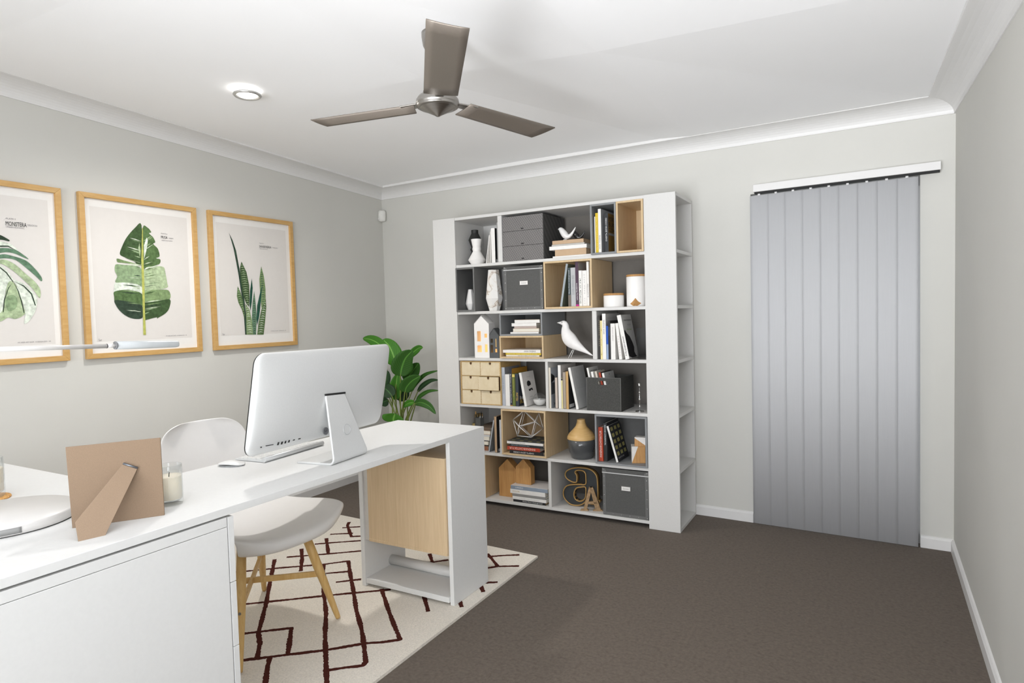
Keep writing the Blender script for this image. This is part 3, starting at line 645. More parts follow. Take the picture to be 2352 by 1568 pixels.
# ================================================================ potted plant in the corner
px_, py_ = -2.93, 3.52
pl = thing('potted_plant', 'tall potted green leafy plant in the corner between bookshelf and pictures', 'plant', (px_, py_, 0))
mb = MB(); mb.lathe([(.10,.001),(.115,.004),(.15,.26),(.155,.30),(.15,.305),(.142,.30),(.138,.27),(0,.27)], (px_,py_,0), 40, close=False); mb.build('pot', MATTW, pl)
mb = MB(); mb.lathe([(0,.272),(.137,.268)], (px_,py_,0), 32, close=False); mb.build('soil', M('soil','3a2d22',.95,var=.4,scale=120,bump=.6), pl)
def leafmat(nm, c0, c1, mid):
    m = bpy.data.materials.new(nm); m.use_nodes = True; nt = m.node_tree; N = nt.nodes; L = nt.links; b = N['Principled BSDF']; b.inputs['Roughness'].default_value = .5; b.inputs['Specular IOR Level'].default_value = .25
    at = N.new('ShaderNodeAttribute'); at.attribute_name = 'leafuv'; sx = N.new('ShaderNodeSeparateXYZ'); L.new(at.outputs['Vector'], sx.inputs['Vector'])
    ab = N.new('ShaderNodeMath'); ab.operation = 'ABSOLUTE'; L.new(sx.outputs['X'], ab.inputs[0])
    # side veins
    v1 = N.new('ShaderNodeMath'); v1.operation = 'MULTIPLY_ADD'; L.new(ab.outputs[0], v1.inputs[0]); v1.inputs[1].default_value = -.35; L.new(sx.outputs['Y'], v1.inputs[2])
    v2 = N.new('ShaderNodeMath'); v2.operation = 'MULTIPLY'; L.new(v1.outputs[0], v2.inputs[0]); v2.inputs[1].default_value = 75
    v3 = N.new('ShaderNodeMath'); v3.operation = 'SINE'; L.new(v2.outputs[0], v3.inputs[0])
    v4 = N.new('ShaderNodeMath'); v4.operation = 'MULTIPLY_ADD'; L.new(v3.outputs[0], v4.inputs[0]); v4.inputs[1].default_value = .22; v4.inputs[2].default_value = .5
    mx = N.new('ShaderNodeMix'); mx.data_type = 'RGBA'; mx.inputs[6].default_value = lin(c0); mx.inputs[7].default_value = lin(c1); L.new(v4.outputs[0], mx.inputs[0])
    r = N.new('ShaderNodeValToRGB'); r.color_ramp.elements[0].position = .03; r.color_ramp.elements[1].position = .10; r.color_ramp.elements[0].color = (1,1,1,1); r.color_ramp.elements[1].color = (0,0,0,1)
    L.new(ab.outputs[0], r.inputs['Fac'])
    m2 = N.new('ShaderNodeMix'); m2.data_type = 'RGBA'; L.new(r.outputs['Color'], m2.inputs[0]); L.new(mx.outputs[2], m2.inputs[6]); m2.inputs[7].default_value = lin(mid)
    L.new(m2.outputs[2], b.inputs['Base Color']); return m
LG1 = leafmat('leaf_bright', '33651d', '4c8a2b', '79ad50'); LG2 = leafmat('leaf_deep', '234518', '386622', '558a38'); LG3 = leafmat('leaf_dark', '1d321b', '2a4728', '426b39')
STEM = M('plant_stem', '6d7c36', .5, var=.12)
def zp(u, v): return (820+u/7.465, 760+v/7.465)
def leaf(path, width, mat, dep=0.0, side=0.0, stem=True, roll=.25):
    """path: pixel spine from the stem joint to the tip; dep: y offset along the leaf; width in metres"""
    pts = [AY(*zp(*p), py_+dep+side*i/(len(path)-1)) for i, p in enumerate(path)]
    # smooth spine
    K = 14; sp = []
    def cat(a, b, c, d, t): return .5*((2*b)+(c-a)*t+(2*a-5*b+4*c-d)*t*t+(3*b-a-3*c+d)*t**3)
    for k in range(K+1):
        t = k/K*(len(pts)-1); i = min(int(t), len(pts)-2); f = t-i
        sp.append(cat(pts[max(i-1,0)], pts[i], pts[i+1], pts[min(i+2,len(pts)-1)], f))
    tocam = (O-sp[K//2]).normalized(); vs_, fs_, uv_ = [], [], []
    for k, p in enumerate(sp):
        t = k/K; tg = (sp[min(k+1,K)]-sp[max(k-1,0)]).normalized(); sd = tg.cross(tocam).normalized(); nr = sd.cross(tg)
        w = width*.5*(math.sin(PI*min(1,t*1.0)**.8)**.75 if 0 < t < 1 else .0)
        for j in range(-3, 4):
            a = j/3; vs_.append(p+sd*(w*a)+nr*(abs(a)*w*roll)); uv_.append((a, t, 0))
    for k in range(K):
        for j in range(6): fs_.append((k*7+j, k*7+j+1, (k+1)*7+j+1, (k+1)*7+j))
    mb = MB(); mb.add(vs_, fs_, 0, True); o = mb.build('leaf', mat, pl, recalc=False, weld=False)
    at = o.data.attributes.new('leafuv', 'FLOAT_VECTOR', 'POINT')
    if len(o.data.vertices) == len(uv_):
        for i, q in enumerate(uv_): at.data[i].vector = q
    else:  # tips welded: map by nearest
        import mathutils
        kd_ = mathutils.kdtree.KDTree(len(vs_)); inv = parent_inv(pl)
        for i, q in enumerate(vs_): kd_.insert(inv @ Vector(q), i)
        kd_.balance()
        for i, v in enumerate(o.data.vertices): at.data[i].vector = uv_[kd_.find(v.co)[1]]
    md = o.modifiers.new('solid','SOLIDIFY'); md.thickness = .0012
    if stem:
        base = Vector((px_+rr.uniform(-.05,.05), py_+rr.uniform(-.05,.05), .268)); a = sp[0]
        mid_ = base.lerp(a, .5)+Vector(((base.x-a.x)*.2, 0, .03))
        mb = MB(); mb.tube([base, base.lerp(mid_,.5), mid_, mid_.lerp(a,.55), a, sp[2]], [.006,.0055,.005,.0042,.0034,.0015], 8); mb.build('stem', STEM, o)
    return o
leaf([(470,420),(400,250),(250,150),(98,128)], .085, LG1, .10)
leaf([(655,600),(640,470),(560,270),(445,142)], .135, LG1, .05, roll=.3)
leaf([(880,460),(960,370),(1060,290),(1130,283)], .055, LG1, .12)
leaf([(745,775),(765,640),(830,470),(958,330)], .155, LG2, -.08)
leaf([(840,860),(900,760),(990,640),(1062,545)], .11, LG2, .0)
leaf([(822,1055),(850,960),(950,850),(1090,770)], .105, LG2, -.05)
leaf([(655,1185),(660,1020),(680,860),(692,732)], .10, LG1, .04)
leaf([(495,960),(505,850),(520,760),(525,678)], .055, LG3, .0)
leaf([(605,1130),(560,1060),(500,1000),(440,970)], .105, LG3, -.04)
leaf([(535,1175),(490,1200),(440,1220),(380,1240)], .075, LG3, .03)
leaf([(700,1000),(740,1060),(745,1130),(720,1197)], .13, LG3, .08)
leaf([(955,1000),(1030,870),(1180,740),(1400,676)], .03, LG2, .05)
leaf([(1038,1045),(1120,940),(1260,850),(1400,838)], .034, LG3, .02)
leaf([(1018,1198),(1090,1110),(1230,1030),(1405,1018)], .028, LG2, -.02)
leaf([(985,1250),(1090,1222),(1240,1290),(1352,1424)], .055, LG2, -.06)
leaf([(985,1220),(920,1225),(840,1260),(782,1312)], .045, LG1, -.02)
leaf([(620,1560),(625,1500),(640,1450),(650,1412)], .16, LG1, -.1)
# ================================================================ three framed botanical prints
PXF = -3.43          # front plane of the frames
def zf(u, v): return (u/3.267, 380+v/3.267)
def PW(u, v, off=.0): return AX(*zf(u, v), PXF-.014+off)
GR = [M('leaf_ink_'+h, h, .7, var=.28, scale=60, spec=.1) for h in ('435839','587048','7c9267','aabb97','38473a','c9d2bd','2c5547','8aa07c','d5ddd0','64826a')]
def picture(y0, y1, z0, z1, label):
    fr = thing('framed_print', label, 'picture', (XL+.002, (y0+y1)/2, (z0+z1)/2), group='framed botanical prints')
    w = .026
    for a in (((y0,z0),(y1,z0),(y1-w,z0+w),(y0+w,z0+w)), ((y0,z1),(y0+w,z1-w),(y1-w,z1-w),(y1,z1)), ((y0,z0),(y0+w,z0+w),(y0+w,z1-w),(y0,z1)), ((y1,z0),(y1,z1),(y1-w,z1-w),(y1-w,z0+w))):
        mb = MB(); mb.prism([(XL+.001,y,z) for y, z in a], (PXF-XL-.001,0,0)); mb.build('frame_rail', FRAMEW, fr, .0015)
    mb = MB(); mb.box(XL+.002, PXF-.015, y0+w-.004, y1-w+.004, z0+w-.004, z1-w+.004)
    return fr, mb
# the printed sheets: paper, tinted field and inked leaf shapes in one mesh
def smooth2(pts, n=4):
    out = []; N = len(pts)
    for i in range(N):
        a, b, c, d = pts[i-1], pts[i], pts[(i+1)%N], pts[(i+2)%N]
        for k in range(n):
            t = k/n; out.append(tuple(.5*(2*b[j]+(c[j]-a[j])*t*.9+.1*0+(2*a[j]-5*b[j]+4*c[j]-d[j])*t*t*.9+(3*b[j]-a[j]-3*c[j]+d[j])*t**3*.9)+.0+(.05*2*(c[j]-b[j])*t if 1 else 0) for j in (0,1)))
    return out
def flat(mb, pts, m, off, sm=False): mb.poly([PW(u, v, off) for u, v in (smooth2(pts) if sm else pts)], m)
# --- banana leaf (middle)
ymid = [AX(*p, PXF) for p in ((182,440),(452,476),(200,826),(465,806))]
y0, y1, z0, z1 = 1.7145, 2.349, 1.084, 1.9255
W_ = y1-y0; gap = y0-1.6355
f2, mb = picture(y0, y1, z0, z1, 'oak framed print of a wide banana leaf, middle of the three pictures')
def field(mb, yy0): mb.box(PXF-.0155, PXF-.0146, yy0+.055, yy0+W_-.055, z0+.085, z1-.065, 1)
field(mb, y0)
TIP = (1058,445); 
# outline halves split into lobes, each lobe its own tone
lobes = [([(1062,446),(1010,470),(950,540),(915,610),(900,665),(940,690),(1000,715),(1060,738)],0), ([(1070,470),(1110,468),(1135,500),(1118,508),(1150,540),(1165,575),(1150,588),(1185,625),(1198,680),(1172,695),(1203,705),(1195,740),(1130,762),(1075,765)],1),
 ([(878,697),(930,712),(1000,730),(1058,745),(1058,752),(990,738),(920,730),(882,725)],2), ([(868,742),(930,745),(1000,752),(1060,775),(1062,910),(1000,880),(870,878),(880,830),(862,790)],7), ([(870,880),(1000,882),(1062,912),(1064,960),(960,930),(860,945),(858,910)],8),
 ([(860,945),(960,932),(1064,962),(1066,1060),(960,1050),(870,1040),(857,985)],1), ([(862,1010),(960,1020),(1066,1050),(1070,1140),(1010,1150),(950,1130),(900,1090),(872,1050)],4),
 ([(1085,780),(1150,755),(1225,760),(1240,800),(1255,880),(1256,915),(1180,932),(1082,940)],3), ([(1084,940),(1180,932),(1264,936),(1275,1000),(1180,1020),(1086,1030)],2), ([(1086,1028),(1180,1018),(1275,1004),(1270,1070),(1240,1110),(1190,1140),(1180,1150),(1174,1138),(1100,1157),(1086,1150)],0),
 ([(1100,765),(1130,762),(1190,742),(1160,756),(1120,770),(1085,782)],8)]
for i, (pts, k) in enumerate(lobes): flat(mb, pts, 2+k, .0010+i*.00005, True)
streak = random.Random(5)
for _ in range(70):   # brush streaks running out from the midrib
    t = streak.random(); right = streak.random() < .5; v0 = 560+t*560; 
    ext = 150 if v0 < 760 else 185; l_ = streak.uniform(50, ext*.92); dv = (-.35 if v0 < 740 else -.05+.0*t)*l_*(1 if not right else 1)
    if right: a = (1076, v0); b = (1076+l_*.85, v0+(-dv*-.9 if v0 < 740 else -8)+(-12 if v0 > 740 else -l_*.25))
    else: a = (1060, v0); b = (1060-l_, v0-(l_*.3 if v0 < 740 else l_*.10))
    th_ = streak.uniform(2, 6); flat(mb, [a, ((a[0]+b[0])/2, (a[1]+b[1])/2-th_), b, ((a[0]+b[0])/2, (a[1]+b[1])/2+th_*.6)], 2+streak.choice([4,0,1,2,3,5,7,8]), .0016+_*.000003)
flat(mb, [(1066,470),(1072,470),(1077,700),(1084,900),(1088,1100),(1096,1270),(1076,1270),(1072,1100),(1066,900),(1060,700)], 2+10, .0022)
flat(mb, [(1080,600),(1100,540),(1110,560),(1098,640),(1082,700)], 2+8, .0019); flat(mb, [(1056,640),(1046,580),(1038,620),(1050,690)], 2+3, .0019)
mats = [PAPERW, PAPERG]+GR+[M('stem_ink','b0b45c',.7,var=.2,scale=60)]
mb.build('print_sheet', mats, f2, recalc=False)
RT_ = Vector((0,1,0)); UP_ = Vector((0,0,1))
def ptxt(par, t, u, v, w, h, mat=INK): lettering(par, t, PW(u, v, .0012), RT_, UP_, w, h, mat, 'L', True)
INKL = M('ink_light','77757a',.8)
ptxt(f2, 'PLATE 6', 1208, 509, .036, .0055, INKL); ptxt(f2, 'MUSA', 1208, 536, .037, .0155); ptxt(f2, 'BASJOO', 1268, 546, .026, .0065, INKL); ptxt(f2, 'URBAN BOTANIC', 1210, 560, .066, .0055, INKL)
ptxt(f2, 'MY DEER ART SHOP   © DESIGN 2015   XK', 1246, 1278, .125, .005, INKL); ptxt(f2, 'Sur', 740, 1309, .016, .012, INKL)
# --- snake plant (right)
f3, mb = picture(y1+gap, y1+gap+W_, z0, z1, 'oak framed print of upright snake plant leaves, nearest the room corner'); field(mb, y1+gap)
sn = [([(1717,503),(1745,560),(1772,640),(1790,740),(1808,830),(1825,930),(1838,1040),(1850,1150),(1855,1268),(1840,1268),(1832,1150),(1822,1030),(1806,930),(1790,820),(1772,720),(1752,620),(1735,560)],4,6),
 ([(1812,720),(1850,800),(1870,900),(1872,1000),(1868,1060),(1845,1030),(1822,960),(1808,860),(1800,770)],0,3), ([(1783,905),(1805,950),(1822,1010),(1835,1100),(1838,1160),(1815,1080),(1790,1030),(1778,980)],1,3),
 ([(1890,845),(1896,920),(1890,1020),(1880,1090),(1872,1040),(1876,940)],6,4), ([(1842,1035),(1872,1080),(1890,1160),(1905,1268),(1850,1268),(1848,1150)],2,8), ([(1908,940),(1918,1030),(1926,1130),(1922,1268),(1900,1268),(1890,1150),(1895,1030)],9,4),
 ([(1960,755),(1980,830),(1992,920),(1994,1040),(1985,1120),(1962,1060),(1952,960),(1946,850)],2,6), ([(1968,890),(1950,960),(1930,1050),(1925,1150),(1930,1200),(1945,1130),(1958,1020)],6,4), ([(1994,1000),(1998,1060),(1990,1160),(1978,1268),(1930,1268),(1940,1180),(1962,1080)],1,8)]
for i, (pts, k, k2) in enumerate(sn):
    flat(mb, pts, 2+k, .0010+i*.00012)
    vs_ = [p[1] for p in pts]; a, b = min(vs_), max(vs_)
    for q in range(int((b-a)/17)):
        v = a+30+q*17
        if v > b-8: break
        xs = []
        for (ua, va), (ub, vb) in zip(pts, pts[1:]+pts[:1]):
            if (va-v)*(vb-v) < 0: xs.append(ua+(ub-ua)*(v-va)/(vb-va))
        if len(xs) >= 2:
            l_, r_ = min(xs)+1.5, max(xs)-1.5
            if r_-l_ > 3: flat(mb, [(l_, v), ((l_+r_)/2, v-7), (r_, v+1), ((l_+r_)/2, v-2)], 2+k2, .0010+i*.00012+.00006)
mb.build('print_sheet', mats, f3, recalc=False)
ptxt(f3, 'PLATE 2', 1946, 582, .036, .005, INKL); ptxt(f3, 'SANSEVIERIA', 1945, 606, .094, .0145); ptxt(f3, 'TRIFASCIATA', 2045, 617, .04, .0055, INKL); ptxt(f3, 'URBAN BOTANIC', 1946, 624, .066, .005, INKL)
ptxt(f3, 'MY DEER ART SHOP   © DESIGN 2015   XK', 2032, 1241, .125, .005, INKL); ptxt(f3, 'Sur', 1670, 1266, .016, .012, INKL)
# --- monstera (left, half in view)
yl = y0-gap-W_
f1, mb = picture(yl, yl+W_, z0, z1, 'oak framed print of a pale green monstera leaf, cut by the picture edge'); field(mb, yl)
mo_ = [([(-140,520),(-60,505),(0,520),(40,540),(72,560),(65,568),(20,558),(-60,550)],4,4), ([(-60,590),(0,570),(80,590),(140,640),(110,630),(50,605),(0,610),(-60,625)],8,1), ([(-60,640),(0,620),(60,620),(130,640),(190,680),(215,703),(180,690),(110,660),(40,650),(-60,665)],9,0),
 ([(-60,690),(20,665),(100,680),(190,710),(250,760),(300,820),(316,850),(310,868),(270,830),(200,770),(120,710),(40,695),(-60,705)],9,7), ([(-60,720),(30,705),(110,740),(190,810),(260,870),(302,930),(298,995),(250,930),(180,860),(100,790),(20,740),(-60,735)],3,7),
 ([(-60,745),(10,750),(70,810),(100,860),(60,880),(30,1000),(10,1100),(-60,1100)],8,5), ([(100,860),(170,880),(230,930),(275,990),(278,1040),(255,1060),(225,1020),(150,930)],8,3), ([(60,880),(100,875),(150,950),(170,1050),(190,1110),(120,1150),(60,1140),(0,1170),(-100,1150),(10,1100),(35,1000)],3,7),
 ([(120,910),(190,960),(250,1040),(275,1020),(270,1080),(240,1140),(205,1178),(182,1180),(190,1110),(165,1010)],8,7), ([(40,1000),(90,970),(130,1000),(120,1070),(60,1090)],7,2)]
for i, (pts, k, k2) in enumerate(mo_): flat(mb, pts, 2+k, .0010+i*.0001, True)
for i, pts in enumerate([[(0,760),(50,800),(100,870),(98,876),(45,806),(-2,768)], [(100,870),(140,940),(165,1020),(184,1105),(178,1105),(158,1020),(133,940)], [(98,872),(60,920),(30,1010),(22,1100),(28,1100),(37,1010),(65,922)], [(104,868),(180,900),(240,960),(270,1050),(262,1050),(232,965),(175,906)], [(0,600),(60,600),(130,640),(60,608),(0,610)]]): flat(mb, pts, 2+4, .0026)
mb.build('print_sheet', mats, f1, recalc=False)
ptxt(f1, 'PLATE 3', 44, 396, .038, .0065, INKL); ptxt(f1, 'MONSTERA', 42, 433, .083, .020); ptxt(f1, 'DELICIOSA', 207, 447, .040, .0075, INKL); ptxt(f1, 'URBAN BOTANIC', 44, 459, .073, .0065, INKL)
ptxt(f1, 'MY DEER ART SHOP   © DESIGN 2015   XK', 134, 1328, .137, .006, INKL)
# ================================================================ bookshelf
YS, SXL, SXR, PLX, PRX = 3.4926, -2.565, -.9226, -2.388, -1.102
BD = .371; YBK = YS+BD; T = .018
TOPS = [1.587, 1.278, .972, .665, .351, .045]      # top faces of the boards, rows 1..6
sh = thing('bookshelf', 'tall white open bookshelf filled with books, boxes and ornaments against the back wall', 'bookshelf', ((SXL+SXR)/2, YS+BD/2, 0))
for x0, x1 in ((SXL, PLX), (PRX, SXR)):
    mb = MB(); mb.box(x0, x1, YS-.004, YS+.014, .001, 1.9004); po = mb.build('post_front', SHELFW, sh, .0008)
    mb = MB(); mb.box(x0, x1, YBK-.014, YBK, .001, 1.9004); mb.build('post_back', SHELFW, sh, .0008)
    xi = PLX if x0 == SXL else PRX
    mb = MB(); mb.box(xi-.016, xi, YS+.0145, YBK-.0145, .001, 1.880) if x0 == SXL else mb.box(xi, xi+.016, YS+.0145, YBK-.0145, .001, 1.880); mb.build('post_side', SHELFW, sh)
    for zt in TOPS[:-1]+[1.9, .019]:
        xa, xb = (x0, xi-.0165) if x0 == SXL else (xi+.0165, x1)
        mb = MB(); mb.box(xa, xb, YS+.0145, YBK-.0145, zt-T, zt); mb.build('niche_shelf', SHELFW, sh, .0006)
for zt in [1.9]+TOPS:
    mb = MB(); mb.box(PLX+.0004, PRX-.0004, YS, YBK-.012, zt-T, zt); mb.build('shelf_board', SHELFW, sh, .0006)
mb = MB(); mb.box(-2.07, PRX-.0005, YBK-.0115, YBK-.006, .03, 1.882); mb.build('back_panel', BACKP, sh)
mb = MB(); mb.box(PLX+.0005, -2.0705, YBK-.0115, YBK-.006, .03, 1.882); mb.build('back_panel', SHELFW, sh)
CEILS = [1.882]+[z-T for z in TOPS[:-1]]
# zoom frames: pixel converters
def Zc(x0, y0, s): return lambda u, v: (x0+u/s, y0+v/s)
z1 = Zc(980,420,3.672); z2 = Zc(980,820,3.672)
A1 = Zc(1030,440,9.8); B1 = Zc(1250,440,9.8); A2 = Zc(1030,580,9.8); B2 = Zc(1250,580,9.8); A3 = Zc(1040,690,9.8); B3 = Zc(1250,690,9.388)
A4 = Zc(1050,810,9.8); B4 = Zc(1250,810,9.388); A5 = Zc(1060,920,9.8); B5 = Zc(1250,920,9.388); A6 = Zc(1100,1030,9.8); B6 = Zc(1250,1040,8.711)
def FP(z, u, v, y=YS): return AY(*z(u, v), y)
def divider(z, ua, ub, v, row, rnd=False):
    xa, xb = FP(z, ua, v).x, FP(z, ub, v).x
    mb = MB(); mb.box(xa, xb, YS+.001, YBK-.0125, TOPS[row]+.0003, CEILS[row]-.0003); mb.build('divider', SHELFW, sh, .004 if rnd else .0006, 3)
divider(z1, 598, 634, 470, 0, True); divider(z1, 1396, 1434, 1290, 2, True); divider(z2, 1003, 1025, 250, 3); divider(z2, 1026, 1050, 1050, 5)

# ---------------------------------------------------------------- insert boxes
def insert(z, ua, ub, v, row, mat, mat_in, label, za=None, zb=None, t=.011, proud=.012, dep=.34):
    """open-fronted box pushed into the shelf; returns inner x0, x1, floor z"""
    y0 = YS-proud; xa, xb = FP(z, ua, v, y0).x, FP(z, ub, v, y0).x
    xa = max(xa, PLX+.0012); xb = min(xb, PRX-.0012)
    za = TOPS[row]+.0005 if za is None else za; zb = CEILS[row]-.0015 if zb is None else zb
    b = thing('insert_box', label, 'shelf box', ((xa+xb)/2, YS+.15, za), group='open boxes in the bookshelf')
    yb = y0+dep
    for nm, (p, q, r, s) in (('side_panel',(xa,xa+t,za,zb)),('side_panel',(xb-t,xb,za,zb)),('top_panel',(xa+t,xb-t,zb-t,zb)),('bottom_panel',(xa+t,xb-t,za,za+t))):
        mb = MB(); mb.box(p+.0001, q-.0001, y0, yb, r, s); mb.build(nm, mat, b, .0007)
    mb = MB(); mb.box(xa+t, xb-t, yb-.006, yb, za+t, zb-t); mb.build('rear_panel', mat_in, b)
    return xa+t, xb-t, za+t
IB1 = insert(z1, 1379, 1597, 380, 0, GREYBOX, GREYDK, 'grey box with upright books, top row of the bookshelf')
insert(z1, 1598, 1833, 360, 0, OAK_IN, OAK_IN, 'empty upright oak box at the right end of the top row')
IB2 = insert(z1, 241, 404, 900, 1, GREYDK, GREYDK, 'narrow grey box holding a small faceted vase, second row')
IB3 = insert(z1, 987, 1394, 850, 1, OAK_IN, OAK_IN, 'oak box with books beside the white canisters, second row')
zm = FP(z1, 620, 1290).z
IB4 = insert(z1, 613, 975, 1200, 2, GREYBOX, GREYDK, 'low grey box with a pile of pale books, stacked on an oak box', za=zm+.0005)
IB5 = insert(z1, 614, 985, 1390, 2, OAK_IN, OAK_IN, 'low oak box with three flat books, under a low grey box', zb=zm)
IB6 = insert(z2, 630, 1004, 640, 4, OAK_IN, OAK_IN, 'oak box holding the white wire ornament, fifth row')
IB7 = insert(z2, 1420, 1866, 700, 4, GREYBOX, GREYDK, 'grey box with the red book and wooden blocks, fifth row')
insert(z2, 330, 497, 1000, 5, OAK_IN, OAK_IN, 'oak box in the bottom row, half hidden by the desk', proud=-.002, dep=.35)

# ---------------------------------------------------------------- books
WHT = paint('e9e7e4'); IVY = paint('d9d2c4'); BEI = paint('bfa385', .7); GRY = paint('9b9b9a'); LGR = paint('c4c4c4'); BLK = paint('252527'); WTXT = paint('efefef'); DTXT = paint('3a3a3c')
def book(label, x0, x1, floor, h, d=.17, cov=WHT, y=YS+.012, lean=0, pages=PAGES, txt=None, tmat=DTXT, tspan=(.1,.7), tw=.55, side=None, rightcov=None, group=None, pages_front=False, band=None, marks=None, name='book', pivot='l', yaw=0):
    """upright book: spine to the front, thickness along x. lean in radians (+ tips the top to the right)"""
    t = x1-x0; c = .0016
    bk = thing(name, label, 'book', ((x0 if lean >= 0 and pivot == 'l' else x1), y, floor), group=group)
    # leaning books turn about the lower edge on the side they lean to
    px = x1 if lean > 0 else x0
    Mx = Matrix.Translation((px, y, floor+.0005)) @ Matrix.Rotation(yaw, 4, 'Z') @ Matrix.Rotation(lean, 4, 'Y') @ Matrix.Translation((-t if lean > 0 else 0, 0, 0))
    bk.matrix_basis = Matrix.Translation((px, y, floor))
    mb = MB(); mb.X = Mx
    if pages_front:
        mb.box(0, c, 0, d, 0, h); mb.box(t-c, t, 0, d, 0, h, 1); mb.box(c, t-c, d-c, d, 0, h)
    else:
        mb.box(0, t, 0, c, 0, h); mb.box(0, c, c, d, 0, h); mb.box(t-c, t, c, d, 0, h, 1)
        if band: mb.box(-.0002, t+.0002, -.0004, c, band[0]*h, band[1]*h, 2)
    mb.build('cover', [cov, rightcov or cov]+([band[2]] if band else []), bk, .0005, 1)
    mb = MB(); mb.X = Mx; mb.box(c+.0002, t-c-.0002, (.003 if pages_front else c+.0002), d-.004, .002, h-.003); mb.build('pages', pages, bk)
    R3 = Mx.to_3x3()
    if txt:
        lettering(bk, txt, Mx @ Vector((t/2, -.0006, h*(tspan[0]+tspan[1])/2)), R3 @ Vector((0,0,1)), R3 @ Vector((-1,0,0)), h*(tspan[1]-tspan[0]), t*tw, tmat, 'C', True)
    if marks:
        for m_ in marks:
            if m_[0] == 't': lettering(bk, m_[1], Mx @ Vector((t+.0002, d*m_[2], h*m_[3])), R3 @ Vector((0,1,0)), R3 @ Vector((0,0,1)), d*m_[4], h*m_[5], m_[6] if len(m_) > 6 else DTXT, 'C', True)
            else:
                mb = MB(); mb.X = Mx; mb.prism([(t+.0003, d*a, h*b) for a, b in m_[2]], (.0003,0,0)); mb.build(m_[1], m_[3], bk)
    return bk
def vb(z, label, ua, ub, vtop, floor, vmid=None, y=YS+.012, **k):
    xa, xb = FP(z, ua, vmid or 1100, y).x, FP(z, ub, vmid or 1100, y).x
    top = FP(z, (ua+ub)/2 if 'lt' not in k else k.pop('lt'), vtop, y).z
    return book(label, xa, xb, floor, (top-floor)/math.cos(k.get('lean', 0))-.0005, y=y, **k)
def pile(z, items, floor, group=None, y=YS+.03, d=.2, name='book'):
    """flat books, bottom first: (label, u0, u1, v_top, cover, text, text colour, opts)"""
    zt = floor+.0004
    for it in items:
        label, u0, u1, vt, cov = it[:5]; o = it[5] if len(it) > 5 else {}
        um = (u0+u1)/2; vb_ = o.get('vb', vt)
        xa, xb = FP(z, u0, vt+20, y+o.get('dy',0)).x, FP(z, u1, vt+20, y+o.get('dy',0)).x; zz = FP(z, um, vt, y+o.get('dy',0)).z
        zz = max(zz, zt+.005); t = zz-zt; c = min(.0014, t*.15); yy = y+o.get('dy',0); dd = o.get('d', d); w = xb-xa
        bk = thing(name, label, 'book', ((xa+xb)/2, yy+dd/2, zt), group=group)
        Mx = Matrix.Translation(((xa+xb)/2, yy, zt)) @ Matrix.Rotation(o.get('yaw',0), 4, 'Z') @ Matrix.Translation((-w/2, 0, 0))
        mb = MB(); mb.X = Mx; mb.box(0, w, 0, dd, 0, c); mb.box(0, w, 0, dd, t-c-.0003, t-.0003, 1)
        if not o.get('pf'): mb.box(0, w, 0, c*1.2, c, t-c-.0003)
        mb.build('cover', [cov, o.get('top', cov)], bk, .0004, 1)
        mb = MB(); mb.X = Mx; mb.box(.003, w-.0025, (.0015 if o.get('pf') else c*1.2+.0002), dd-.003, c+.0001, t-c-.0004); mb.build('pages', o.get('pages', PAGES), bk)
        R3 = Mx.to_3x3()
        if 'txt' in o:
            a, b = o.get('span', (.1,.8)); f_ = -1 if o.get('flip') else 1
            lettering(bk, o['txt'], Mx @ Vector((w*(a+b)/2, -.0006, t/2)), R3 @ Vector((f_,0,0)), R3 @ Vector((0,0,f_)), w*(b-a), t*o.get('th',.5), o.get('tm', DTXT), 'C', True)
        for pts, mt in o.get('patch', []):
            mb = MB(); mb.X = Mx; mb.prism([(w*a, dd*b, t-.0002) for a, b in pts], (0,0,.0003)); mb.build('cover_patch', mt, bk)
        zt = zz+.0001
    return zt
# --- row 1
r1 = TOPS[0]
def mag(z, label, ub, ut, vtop, floor, th=.005, cov=WHT, group=None, y=YS+.02, d=.2, vb_=1560):
    xb_, xt = FP(z, ub, vb_, y).x, FP(z, ut, vtop, y); h = xt.z-floor; lean = math.atan2(xt.x-xb_, h)
    return book(label, xb_-th, xb_, floor, h/math.cos(lean)-.001, d=d, cov=cov, y=y, lean=lean, group=group, name='magazine')
book('grey upright book against the white divider, top row', FP(z1,580,500).x, FP(z1,597,500).x, r1, FP(z1,586,330).z-r1, d=.22, cov=GRY, y=YS+.02)
vb(z1, 'white-spined book with black cover beside the pale magazines, top row', 547, 577, 380, r1, 560, y=YS+.015, d=.19, cov=WHT, rightcov=BLK, marks=[('b','barcode_label',[(.05,.02),(.45,.02),(.45,.10),(.05,.10)],LGR)])
mag(z1, 'white magazine leaning on the black-covered book, top row', 534, 544.5, 390, r1, .004, WHT, vb_=640, y=YS+.016)
mag(z1, 'pale magazine leaning between two magazines, top row', 518, 537, 412, r1, .004, paint('d4d1cc'), vb_=640, y=YS+.014)
mag(z1, 'outermost leaning magazine beside the white zigzag vase, top row', 503, 529, 440, r1, .004, WHT, vb_=640, y=YS+.012)
def vase_at(z, u, vbase, y): p = FP(z, u, vbase, y); return p.x
def zig(label, x, y, prof, mat):
    o = MB(); n = len(prof); inner = [(r*.9-.001, zz) for r, zz in prof[::-1]][:2]
    o.lathe(prof+[(prof[-1][0]*.85, prof[-1][1]), (prof[-1][0]*.7, prof[-1][1]-.02), (0, prof[-1][1]-.025)], (x, y, r1+.0003), 40, smooth=False, close=False)
    return tag(o.build('vase', mat, None, .0008), label, 'vase')
xv = FP(A1, 640, 1450, YS+.065).x
zig('white zigzag ceramic vase, top row of the bookshelf', xv, YS+.065, [(0,0),(.038,0),(.0585,.031),(.025,.089),(.0295,.103),(.0265,.117),(.036,.168)], MATTW)
